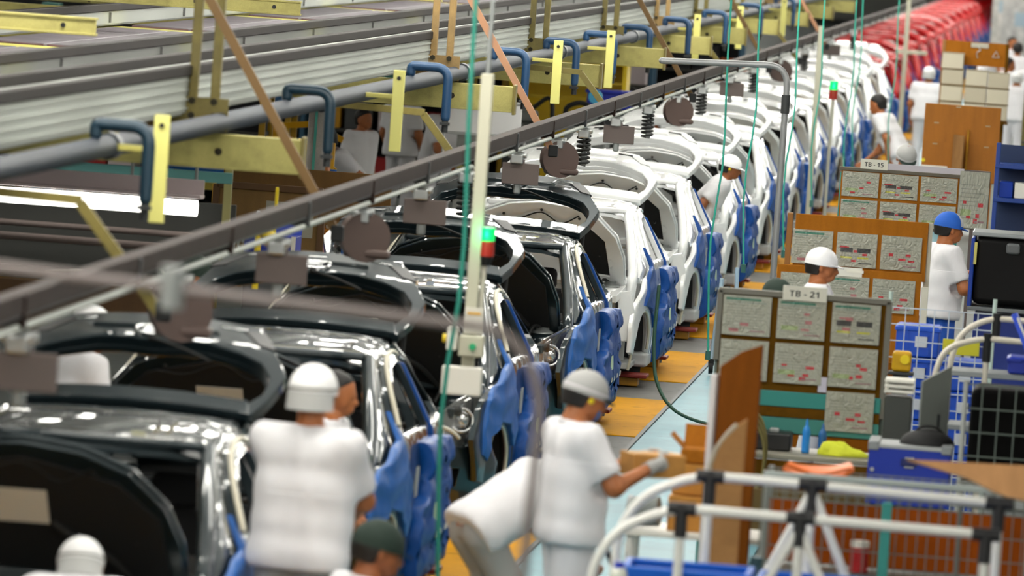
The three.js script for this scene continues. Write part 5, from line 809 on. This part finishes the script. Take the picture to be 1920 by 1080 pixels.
  places.forEach(([x, z], n) => {
    const t = thing('storage_rack', `dark storage rack of mixed goods, number ${['one', 'two', 'three', 'four', 'five', 'six', 'seven', 'eight', 'nine', 'ten', 'eleven', 'twelve', 'thirteen', 'fourteen', 'fifteen', 'sixteen', 'seventeen', 'eighteen'][n]} counted back through the left background`, 'rack', [x, 0, z], 0, 'racks in the left background');
    for (const [a, b] of [[-.9, .3], [.9, .3], [-.9, -.3], [.9, -.3]]) mesh('upright', [bx(.06, 2.4, .06, a, 1.2, b, .005)], n % 3 ? M('#b08a14', { roughness: .5 }) : M('#24506a', { roughness: .5 }), t);
    mesh('back', [bx(1.8, 2.3, .02, 0, 1.2, -.3)], M('#101113', { roughness: .9 }), t);
    for (let j = 0; j < 4; j++) { mesh('shelf_board', [bx(1.8, .04, .62, 0, .3 + j * .55, 0, .004)], M('#3b3a36', { roughness: .6 }), t); let xx = -.82; while (xx < .7) { const w = rr(.14, .4), hh = rr(.14, .44); mesh('stored_box', [bx(w, hh, rr(.3, .5), xx + w / 2, .32 + j * .55 + hh / 2, .02, .008)], goods[(rnd() * goods.length) | 0], t); xx += w + rr(.02, .1); } }
  });
}
{
  // pale screens far beyond the racks, right of the red cars
  for (const [i, [x, z, w]] of [[-1.6, -150, 1.6], [.2, -158, 1.8], [-2.4, -172, 1.2], [-.6, -176, 2]].entries()) {
    const t = thing('partition_screen', `pale partition screen far right of the red cars, ${['nearest left', 'nearest right', 'farthest left', 'farthest right'][i]}`, 'screen', [x, 0, z]);
    mesh('sheet', [bx(w, 2.3, .04, 0, 1.35, 0, .01)], M(['#c9c9c6', '#b9bdc0', '#d2d0ca', '#bfc3c4'][i], { roughness: .7, map: speckle }), t); mesh('frame', [bx(w + .06, .05, .06, 0, 2.5, 0, .008)], aluminium, t); mesh('foot', [bx(.06, .22, .5, -w / 2 + .1, .11, 0, .01)], aluminium, t); mesh('foot', [bx(.06, .22, .5, w / 2 - .1, .11, 0, .01)], aluminium, t);
    mesh('notice', [bx(.4, .3, .006, -w * .2, 1.9, .023)], M('#8fa3b0', { roughness: .6 }), t);
  }
}
// ---------------------------------------------------------------- people
function nets(f, lo, hi, h) {                                // smooth surface of f = 0 on a grid of cells h
  const nx = Math.ceil((hi[0] - lo[0]) / h) + 1, ny = Math.ceil((hi[1] - lo[1]) / h) + 1, nz = Math.ceil((hi[2] - lo[2]) / h) + 1;
  const val = new Float32Array(nx * ny * nz), id = (i, j, k) => (k * ny + j) * nx + i;
  for (let k = 0; k < nz; k++) for (let j = 0; j < ny; j++) for (let i = 0; i < nx; i++) val[id(i, j, k)] = f(lo[0] + i * h, lo[1] + j * h, lo[2] + k * h);
  const vert = new Int32Array(nx * ny * nz).fill(-1), P = [], I = [];
  const C = [[0, 0, 0], [1, 0, 0], [0, 1, 0], [1, 1, 0], [0, 0, 1], [1, 0, 1], [0, 1, 1], [1, 1, 1]], E = [[0, 1], [2, 3], [4, 5], [6, 7], [0, 2], [1, 3], [4, 6], [5, 7], [0, 4], [1, 5], [2, 6], [3, 7]];
  for (let k = 0; k < nz - 1; k++) for (let j = 0; j < ny - 1; j++) for (let i = 0; i < nx - 1; i++) {
    const v = C.map(c => val[id(i + c[0], j + c[1], k + c[2])]); let s = 0; for (const q of v) if (q < 0) s++;
    if (!s || s === 8) continue;
    let x = 0, y = 0, z = 0, n = 0;
    for (const [a, b] of E) if ((v[a] < 0) !== (v[b] < 0)) { const t = v[a] / (v[a] - v[b]); x += C[a][0] + (C[b][0] - C[a][0]) * t; y += C[a][1] + (C[b][1] - C[a][1]) * t; z += C[a][2] + (C[b][2] - C[a][2]) * t; n++; }
    vert[id(i, j, k)] = P.length / 3; P.push(lo[0] + (i + x / n) * h, lo[1] + (j + y / n) * h, lo[2] + (k + z / n) * h);
  }
  const quad = (a, b, c, d, flip) => { if (a < 0 || b < 0 || c < 0 || d < 0) return; flip ? I.push(a, c, b, a, d, c) : I.push(a, b, c, a, c, d); };
  for (let k = 1; k < nz - 1; k++) for (let j = 1; j < ny - 1; j++) for (let i = 1; i < nx - 1; i++) {
    const v = val[id(i, j, k)] < 0;
    if (v !== val[id(i + 1, j, k)] < 0) quad(vert[id(i, j - 1, k - 1)], vert[id(i, j, k - 1)], vert[id(i, j, k)], vert[id(i, j - 1, k)], !v);
    if (v !== val[id(i, j + 1, k)] < 0) quad(vert[id(i - 1, j, k - 1)], vert[id(i, j, k - 1)], vert[id(i, j, k)], vert[id(i - 1, j, k)], v);
    if (v !== val[id(i, j, k + 1)] < 0) quad(vert[id(i - 1, j - 1, k)], vert[id(i, j - 1, k)], vert[id(i, j, k)], vert[id(i - 1, j, k)], !v);
  }
  const g = new THREE.BufferGeometry(); g.setAttribute('position', new THREE.BufferAttribute(new Float32Array(P), 3)); g.setIndex(I); g.computeVertexNormals();
  const uv = new Float32Array(P.length / 3 * 2); for (let i = 0; i < P.length / 3; i++) { uv[i * 2] = P[i * 3] + P[i * 3 + 2] * .7; uv[i * 2 + 1] = P[i * 3 + 1]; } g.setAttribute('uv', new THREE.BufferAttribute(uv, 2));
  return g;
}
const cap = (a, b, r, q = r) => ({ a, b, r, q });               // tapered capsule
function capD(c, x, y, z) {
  const dx = c.b[0] - c.a[0], dy = c.b[1] - c.a[1], dz = c.b[2] - c.a[2], L = dx * dx + dy * dy + dz * dz || 1e-9;
  let t = ((x - c.a[0]) * dx + (y - c.a[1]) * dy + (z - c.a[2]) * dz) / L; t = t < 0 ? 0 : t > 1 ? 1 : t;
  return Math.hypot(x - c.a[0] - t * dx, y - c.a[1] - t * dy, z - c.a[2] - t * dz) - (c.r + (c.q - c.r) * t);
}
function blend(list, k) { return (x, y, z) => { let d = 9; for (const c of list) { const e = capD(c, x, y, z), h = Math.max(k - Math.abs(d - e), 0) / k; d = Math.min(d, e) - h * h * k * .25; } return d; }; }
function blendMesh(list, k, h, cut) {
  const lo = [9, 9, 9], hi = [-9, -9, -9]; for (const c of list) for (const [p, r] of [[c.a, c.r], [c.b, c.q]]) for (let i = 0; i < 3; i++) { lo[i] = Math.min(lo[i], p[i] - r - 2.5 * h); hi[i] = Math.max(hi[i], p[i] + r + 2.5 * h); }
  const f = blend(list, k); return nets(cut ? (x, y, z) => Math.max(f(x, y, z), cut(x, y, z)) : f, lo, hi, h);
}
// head about its own base (where the neck enters), looking along +z
const HEAD = (() => {
  const c = [cap([0, .13, -.018], [0, .115, .012], .083, .08), cap([0, .16, -.01], [0, .15, .015], .074), cap([0, .05, .035], [0, .035, .055], .05, .036), cap([.03, .085, .055], [.034, .07, .05], .03), cap([-.03, .085, .055], [-.034, .07, .05], .03), cap([0, .105, .088], [0, .078, .106], .011, .016), cap([.018, .073, .09], [-.018, .073, .09], .009), cap([.02, .044, .085], [-.02, .044, .085], .009), cap([.022, .034, .082], [-.022, .034, .082], .008), cap([.032, .118, .076], [.012, .12, .084], .01), cap([-.032, .118, .076], [-.012, .12, .084], .01), cap([0, -.05, -.02], [0, .05, -.015], .056, .054), cap([.08, .1, -.005], [.086, .075, 0], .016, .011), cap([-.08, .1, -.005], [-.086, .075, 0], .016, .011)];
  return blendMesh(c, .025, .007);
})();
const EYES = () => [1, -1].map(s => new THREE.SphereGeometry(.012, 8, 6).translate(s * .031, .102, .082));
const HAIR_LOW = blendMesh([cap([0, .12, -.03], [0, .11, -.02], .087, .086), cap([0, .07, -.05], [0, .1, -.045], .062, .072), cap([.074, .1, -.02], [.074, .12, 0], .02), cap([-.074, .1, -.02], [-.074, .12, 0], .02)], .02, .009, (x, y, z) => Math.max(.04 - y, y - .14, z + .01));   // what shows below a cap
const HAIR = (() => blendMesh([cap([0, .146, -.022], [0, .142, .0], .098, .094), cap([0, .07, -.05], [0, .12, -.04], .062, .08), cap([.076, .1, -.02], [.074, .14, 0], .022), cap([-.076, .1, -.02], [-.074, .14, 0], .022)], .02, .009, (x, y, z) => Math.max(.04 - y, z + .02 - Math.max(0, (y - .13) * 1.6))))();
// hand about the wrist: fingers along -y, palm facing +z; curl 0 open .. 1 fist
function handGeo(curl, side) {
  const L = [cap([0, 0, 0], [0, -.045, .004], .024, .027), cap([-.018, -.05, .004], [.018, -.05, .004], .02), cap([-.026, -.08, .006], [.024, -.08, .006], .016)];
  [[-.028, .062, .0085], [-.010, .072, .009], [.009, .068, .009], [.026, .054, .008]].forEach(([x, l, r]) => { let p = [x * side, -.085, .006], a = .15 + curl * .55; for (const s of [.45, .32, .26]) { const q = [p[0] * 1.02, p[1] - Math.cos(a) * l * s, p[2] + Math.sin(a) * l * s]; L.push(cap(p, q, r, r * .9)); p = q; a += .2 + curl * .75; } });
  let p = [-.024 * side, -.03, .01]; for (const [dx, dy, dz, r] of [[-.022, -.022, .014, .0115], [-.014, -.026, .012, .0105], [-.004, -.022, .01, .009]]) { const q = [p[0] + dx * side * (1 - curl * .5), p[1] + dy, p[2] + dz * (1 + curl)]; L.push(cap(p, q, r, r * .95)); p = q; }
  return blendMesh(L, .006, .0055);
}
const HANDS = { '1': handGeo(.55, 1), '-1': handGeo(.55, -1) };
const skinA = M('#a9663a', { roughness: .5 }), skinB = M('#93562f', { roughness: .5 }), hairM = M('#15110e', { roughness: .6 });
const shirtW = M('#e4e3e6', { roughness: .85, bumpMap: folds, bumpScale: .014 }), trouW = M('#dcdbdf', { roughness: .85, bumpMap: folds, bumpScale: .014 }), trouG = M('#9b9b98', { roughness: .85, bumpMap: folds, bumpScale: .014 });
const eyeM = M('#1a1512', { roughness: .2 }), shoeM = M('#26282a', { roughness: .6 }), gloveM = M('#a9a9a6', { roughness: .9, bumpMap: weave, bumpScale: .002 });
function drape(g, amp) {                                      // soft cloth folds, mostly upright
  const p = g.attributes.position, n = g.attributes.normal;
  for (let i = 0; i < p.count; i++) { const x = p.getX(i), y = p.getY(i), z = p.getZ(i), a = Math.atan2(x, z + .01); const f = .5 * Math.sin(a * 4 + 1.7 * Math.sin(y * 4.3 + 1)) * (.4 + .6 * Math.sin(y * 3 + a)) + .3 * Math.sin(a * 9 - y * 8 + 2 * Math.sin(y * 6)) + .2 * Math.sin((x - z) * 17 + y * 11); p.setXYZ(i, x + n.getX(i) * f * amp * 2, y, z + n.getZ(i) * f * amp * 2); }
  g.computeVertexNormals();
}
function person(label, [x, y, z], turn, o = {}) {
  const t = thing('person', label, 'person', [x, y, z], turn, o.group);
  const h = o.cell ?? .016, lean = o.lean ?? 0, side = o.side ?? 0, squat = o.squat ?? 0, S = (o.height ?? 1.68) / 1.68;
  const hipY = (.92 - squat) * S, fwd = o.fwd ?? 0;
  const rot = (px, py, pz) => { const c = Math.cos(lean), s = Math.sin(lean), c2 = Math.cos(side), s2 = Math.sin(side); let Y = py * c - pz * s, Z = py * s + pz * c; const X = px * c2 + Y * s2; Y = Y * c2 - px * s2; return [X, hipY + Y, Z + fwd]; };   // upper body swings about the hips
  const up = (px, py, pz) => rot(px * S, (py - .92) * S, pz * S);
  const J = {}; for (const s of [-1, 1]) {
    const k = s > 0 ? 'L' : 'R'; J['sh' + k] = up(s * .185, 1.375, -.01);
    const e = o['el' + k], w = o['wr' + k]; J['el' + k] = e ?? up(s * .25, 1.11, -.02); J['wr' + k] = w ?? up(s * .24, .88, .08);
    J['hip' + k] = [s * .09 * S, hipY - .03, fwd]; J['kn' + k] = o['kn' + k] ?? [s * .11 * S, .49 * S - squat * .12, .03 + squat * .55]; J['an' + k] = o['an' + k] ?? [s * .11 * S, .09, -.03]; J['toe' + k] = [J['an' + k][0] * 1.1, .045, J['an' + k][2] + .17];
  }
  const mid = (a, b, u) => a.map((v, i) => v + (b[i] - v) * u);
  const torso = g => [cap(up(-.11, 1.32, 0), up(.11, 1.32, 0), .098 + g), cap(up(-.085, 1.2, .012), up(.085, 1.2, .012), .102 + g), cap(up(-.075, 1.06, .01), up(.075, 1.06, .01), .1 + g), cap(up(-.085, .95, 0), up(.085, .95, 0), .108 + g), cap(up(-.16, 1.38, -.005), up(.16, 1.38, -.005), .058 + g)];
  const arm = (k, g) => [cap(J['sh' + k], J['el' + k], .05 + g, .04 + g)];
  const limb = ['L', 'R'].flatMap(k => [...arm(k, 0), cap(J['el' + k], J['wr' + k], .04, .027), cap(J['hip' + k], J['kn' + k], .082, .056), cap(J['kn' + k], J['an' + k], .055, .038), cap(J['an' + k], J['toe' + k], .036, .03)]);
  const nk = [cap(up(0, 1.36, -.01), up(0, 1.47, .0), .062, .054)];
  const body = blendMesh([...torso(0), ...limb, ...nk], .045, h);
  // head and hands
  const nod = o.nod ?? 0, look = o.look ?? 0, tilt = o.tilt ?? 0;
  const hm = new THREE.Matrix4().makeRotationFromEuler(new THREE.Euler(lean * .35 + nod, look, tilt - side * .5, 'YXZ')).setPosition(...up(0, 1.46, .005)).multiply(new THREE.Matrix4().makeScale(S, S, S));
  const put = (g, m) => plain(g.clone()).applyMatrix4(m);
  const parts = [body, put(HEAD, hm)], gl = [];
  for (const k of ['L', 'R']) {
    const w = V(...J['wr' + k]), d = w.clone().sub(V(...J['el' + k])).normalize(), m = new THREE.Matrix4();
    const yv = d.clone().negate(), pz = (o['palm' + k] ? V(...o['palm' + k]) : V(k === 'L' ? -1 : 1, 0, .2)), xv = new THREE.Vector3().crossVectors(yv, pz).normalize(), zv = new THREE.Vector3().crossVectors(xv, yv);
    m.makeBasis(xv, yv, zv).setPosition(w);
    (o.gloves ? gl : parts).push(put(HANDS[k === 'L' ? '1' : '-1'], o.gloves ? m.multiply(new THREE.Matrix4().makeScale(1.1, 1.1, 1.1)) : m));
    if (o.gloves) { parts.push(put(HANDS[k === 'L' ? '1' : '-1'], m.clone().multiply(new THREE.Matrix4().makeScale(.85, .85, .85)))); gl.push(rod(J['wr' + k], mid(J['wr' + k], J['el' + k], .2), .034, 10, .036)); }
  }
  const skin = o.skin ?? skinA;
  const b = mesh('body', parts, skin, t); mesh('eyes', EYES().map(g => put(g, hm)), eyeM, b);
  if (gl.length) mesh('gloves', gl, gloveM, t);
  // shirt: torso and short sleeves, cut clean at hem, sleeve ends and collar
  const sl = o.sleeve ?? .78, cuts = ['L', 'R'].map(k => { const e = mid(J['sh' + k], J['el' + k], sl), d = V(...J['el' + k]).sub(V(...J['sh' + k])).normalize(); return [e, d, V(...J['sh' + k])]; });
  const hemP = V(...up(0, o.hem ?? .86, 0)), upv = V(...up(0, 1.3, 0)).sub(V(...up(0, .9, 0))).normalize(), colP = V(...up(0, 1.445, 0));
  const shirtList = [...torso(.016), cap(up(-.1, .9, 0), up(.1, .9, 0), .128), cap(up(-.1, 1.06, .005), up(.1, 1.06, .005), .122), cap(up(-.1, 1.18, .005), up(.1, 1.18, .005), .121), ...['L', 'R'].map(k => cap(J['sh' + k], mid(J['sh' + k], J['el' + k], sl + .12), .072, .066)), cap(up(0, 1.38, -.01), up(0, 1.44, 0), .07, .066)];
  const armF = ['L', 'R'].map(k => cap(J['sh' + k], mid(J['sh' + k], J['el' + k], sl + .12), .075, .07));
  const shirt = blendMesh(shirtList, .05, h, (px, py, pz) => {
    let d = Math.max((hemP.x - px) * upv.x + (hemP.y - py) * upv.y + (hemP.z - pz) * upv.z, (px - colP.x) * upv.x + (py - colP.y) * upv.y + (pz - colP.z) * upv.z);
    cuts.forEach(([e, dd], i) => { const a = (px - e[0]) * dd.x + (py - e[1]) * dd.y + (pz - e[2]) * dd.z; if (a > -.05 && capD(armF[i], px, py, pz) < .03 && capD(shirtList[1], px, py, pz) > .02) d = Math.max(d, a); });
    return d;
  });
const trou0 = blendMesh([cap(up(-.08, .96, 0), up(.08, .96, 0), .112), ...['L', 'R'].flatMap(k => [cap(J['hip' + k], J['kn' + k], .098, .075), cap(J['kn' + k], mid(J['kn' + k], J['an' + k], .95), .074, .068)])], .04, h, (px, py, pz) => .07 - py);
  drape(shirt, .0035); drape(trou0, .0035);
  const sm = mesh('shirt', shirt, o.shirt ?? shirtW, t);
  mesh('collar', [put(new THREE.TorusGeometry(.066, .012, 6, 18).rotateX(PI / 2 - .15).translate(0, -.03, -.012), hm)], o.shirt ?? shirtW, sm);
  mesh('trousers', trou0, o.trousers ?? trouW, t);
  for (const k of ['L', 'R']) mesh('shoe', blendMesh([cap(J['an' + k], [J['an' + k][0], .05, J['an' + k][2] - .03], .045), cap([J['an' + k][0], .05, J['an' + k][2]], J['toe' + k], .05, .042)], .02, .016, (px, py) => .003 - py), shoeM, t);
  if (o.hair !== false) mesh('hair', put(o.cap ? HAIR_LOW : HAIR, hm), hairM, t);
  if (o.cap) {
    const C = o.cap, crown = new THREE.SphereGeometry(.104, 24, 12, 0, PI * 2, 0, PI * .52).scale(.96, 1.02, 1.1).translate(0, .128, -.008);
    const c = mesh('cap', [put(crown, hm), put(new THREE.CylinderGeometry(.103, .105, .022, 24, 1, true).scale(.96, 1, 1.1).translate(0, .122, -.008), hm)], C.m, t);
    const brim = extrude((() => { const s = new THREE.Shape(); s.moveTo(-.088, 0); s.quadraticCurveTo(-.08, .085, 0, .092); s.quadraticCurveTo(.08, .085, .088, 0); s.quadraticCurveTo(0, .05, -.088, 0); return s; })(), .006).rotateX(PI / 2 + .16).translate(0, .128, .062);
    mesh('peak', [put(brim, hm)], C.brim ?? C.m, c);
    if (C.band) mesh('band', [put(new THREE.CylinderGeometry(.106, .107, .012, 24, 1, true).scale(.96, 1, 1.1).translate(0, .136, -.008), hm)], C.band, c);
    if (C.front) mesh('front_patch', [put(new THREE.SphereGeometry(.1055, 14, 10, PI * .2, PI * .6, PI * .12, PI * .36).scale(.96, 1.02, 1.1).translate(0, .128, -.008), hm)], C.front, c);
    if (C.flap) mesh('neck_flap', [put(new THREE.CylinderGeometry(.104, .11, .075, 18, 1, true, PI * .62, PI * .76).scale(.96, 1, 1.1).translate(0, .085, -.01), hm)], C.flap, c);
  }
  if (o.plugs) each('ear_plug', [1, -1].map(s => put(new THREE.SphereGeometry(.014, 10, 8).translate(s * .094, .09, 0), hm)), M('#d8c400', { roughness: .5 }), t);
  if (o.mask) mesh('face_mask', [put(new THREE.SphereGeometry(.062, 14, 8, PI * .1, PI * .8, PI * .3, PI * .5).scale(1, .8, .8).translate(0, .048, .05), hm)], M('#2b74b8', { roughness: .8 }), t);
  return t;
}
const capWhite = { m: M('#ececec', { roughness: .7 }), band: M('#9a9a96', { roughness: .7 }), flap: M('#b9bab8', { roughness: .8 }) };
const capGrey = { m: M('#a8a8a6', { roughness: .7 }), brim: M('#24352f', { roughness: .7 }), band: M('#d2d0d2', { roughness: .7 }) };
const capGreen = { m: M('#1f3128', { roughness: .8 }), brim: M('#24352f', { roughness: .7 }) };
const capBlue = { m: M('#1a5fc4', { roughness: .7 }), brim: M('#1a5fc4', { roughness: .7 }), front: M('#c9ccd2', { roughness: .7 }) };
const helmet = { m: M('#f0f0f2', { roughness: .35 }), brim: M('#f0f0f2', { roughness: .35 }) };
const A = PI;
// aisle man carrying a carton
person('worker in white with grey cap and blue mask carrying a carton along the walkway', [-2.36, 0, -32.3], 2.0, { height: 1.66, cap: capGrey, nod: .3, plugs: true, mask: true, gloves: true, elL: [.24, 1.14, .12], wrL: [.14, 1.24, .36], elR: [-.24, 1.14, .12], wrR: [-.12, 1.24, .36], palmL: [-1, -.3, 0], palmR: [1, -.3, 0], anL: [.1, .09, .08], anR: [-.1, .09, -.14], knR: [-.1, .5, -.02] });
{ const c = thing('carton', 'small brown carton held in the gloved hands of the walkway worker', 'carton', [-2.0, 1.18, -32.46], 2.0 - PI / 2); mesh('box', [bx(.26, .11, .2, 0, .055, 0, .006)], M('#c98f45', { roughness: .85, map: fibre }), c); mesh('tape', [bx(.262, .004, .04, 0, .11, 0)], M('#d8b57c', { roughness: .5 }), c); }
// worker with white cap, back to us
person('worker in white shirt and white cap seen from behind beside the nearest car', [-3.30, 0, -29.4], 2.8, { height: 1.79, cap: capWhite, look: .25, lean: .06, elL: [.2, 1.22, .2], wrL: [.06, 1.16, .4], elR: [-.2, 1.22, .2], wrR: [-.06, 1.14, .4], trousers: trouG });
person('dark-haired worker looking right, half hidden behind the white-capped one', [-3.84, 0, -33.7], 1.5, { height: 1.5, lean: .4, nod: -.05, elL: [.2, 1.0, .2], wrL: [.12, .8, .3], elR: [-.2, 1.0, .2], wrR: [-.12, .8, .3] });
person('worker in dark green cap crouching at the lower edge with a power tool', [-2.96, 0, -28.4], 2.1, { height: 1.66, squat: .42, lean: .15, cap: capGreen, nod: .2, look: -.2, elL: [.3, .72, .18], wrL: [.2, .78, .46], elR: [-.28, .7, .2], wrR: [-.1, .78, .46], skin: skinB, hair: true });
{ const d = thing('power_tool', 'black and yellow hand tool held up to the blue door cover', 'tool', [-2.64, .86, -28.78], 2.1); mesh('motor', [rod([0, .02, -.06], [0, .02, .1], .032, 12)], M('#b39d2a', { roughness: .4 }), d); mesh('grip', [bx(.035, .12, .045, 0, -.05, -.03, .012)], darkPlastic, d); mesh('bit', [rod([0, .02, .1], [0, .02, .18], .008, 6)], steelGrey, d); }
person('worker bending forward beside the third black car behind the walkway worker', [-2.98, 0, -34.4], 2.1, { height: 1.62, lean: .95, squat: .2, nod: .2, cap: capWhite, elL: [.22, .72, .4], wrL: [.16, .55, .58], elR: [-.22, .72, .4], wrR: [-.14, .55, .58], trousers: trouG, gloves: false });
person('worker in white seen through the raised tailgate of the nearest car', [-5.22, 0, -34.7], 2.2, { height: 1.66, lean: .35, nod: .2, elR: [-.3, 1.0, .2], wrR: [-.16, .95, .42], cap: capWhite });
person('worker with white cap leaning over the engine bay of the nearest car', [-3.95, 0, -27.3], 3.25, { height: 1.6, lean: 1.2, squat: .14, nod: -.1, cap: capWhite, elL: [.22, .75, .45], wrL: [.14, .72, .66], elR: [-.26, .75, .42], wrR: [-.2, .7, .62] });
person('worker in white standing on the far side of the second black car', [-5.35, 0, -39.6], 1.9, { height: 1.68, lean: .3, cap: capGreen, nod: .25, elR: [-.2, 1.05, .25], wrR: [-.1, .98, .45] });
person('worker in blue cap at the open black machine on the right', [-1.16, 0, -52.6], 1.95, { height: 1.68, lean: .04, cap: capBlue, nod: .12, elL: [.27, 1.13, .2], wrL: [.16, 1.3, .44], elR: [-.26, 1.12, .1], wrR: [-.16, 1.12, .36], gloves: true, palmL: [-1, 0, 0], trousers: M('#2458b8', { roughness: .85 }), hem: .88 });
person('worker in white hard hat behind the TB - 21 rack', [-1.83, 0, -46.3], 1.6, { height: 1.64, cap: helmet, nod: .1 });
person('worker in grey cap looking down behind the TB - 15 rack', [-1.95, 0, -67.8], .3, { height: 1.7, cap: capGrey, nod: .55, skin: skinB, lean: .12 });
person('worker in white bending toward the far white cars', [-2.55, 0, -87], -1.9, { height: 1.74, lean: .55, cell: .022, nod: .1, elR: [-.2, .95, .35], wrR: [-.1, .8, .5] });
person('worker in white standing beside the first red car', [-2.72, 0, -105], 3.0, { height: 1.68, cell: .022, lean: .1, cap: capWhite });
person('worker in hard hat leaning into the third white car', [-3.85, 0, -65.9], 1.6, { height: 1.62, lean: .62, cell: .022, cap: helmet, skin: skinB, plugs: true });
for (const [i, [x, z, tr]] of [[-1.75, -116, 2], [-1.35, -120, .4], [-1.75, -130, 3], [-1.0, -106, -.6], [-2.2, -122, 1.2], [-1.1, -126, 2.4], [-2.0, -138, .6], [-1.45, -109, 2.9]].entries()) person(['worker in white at the top right corner, leftmost', 'worker in white cap at the top right edge, facing us', 'worker in white far back at the top right corner', 'worker in white nearest of the group at the top right', 'worker in white beside the last red cars', 'worker in white second from the right at the top edge', 'farthest worker in white beyond the red cars', 'worker in white just right of the far rack'][i], [x, 0, z], tr, { cell: .026, height: [1.7, 1.66, 1.72, 1.66, 1.68, 1.64, 1.7, 1.62][i], cap: i % 2 ? capWhite : undefined, lean: .12 });
person('worker in white cap bending over parts in the left background', [-7.3, 0, -76], .7, { cell: .022, height: 1.62, lean: .3, cap: capWhite, nod: .35, elL: [.24, 1.0, .3], wrL: [.1, .9, .5], elR: [-.2, 1.0, .3], wrR: [-.1, .9, .5] });
person('worker in white standing left of the bending one in the background', [-7.8, 0, -77], 2.6, { cell: .022, height: 1.66 });
person('worker in white partly hidden behind a yellow strap in the background', [-7.75, 0, -72], 1.0, { cell: .022, height: 1.5, lean: .1 });
person('worker in white stooping at the blue rails in the left background', [-7.15, 0, -67], -1.1, { cell: .022, height: 1.6, lean: .75, nod: .1 });
person('worker in dark green cap just showing above the TB - 21 rack', [-2.0, 0, -43.6], .8, { height: 1.56, cap: capGreen, nod: .3 });
renderer.render(scene, camera);
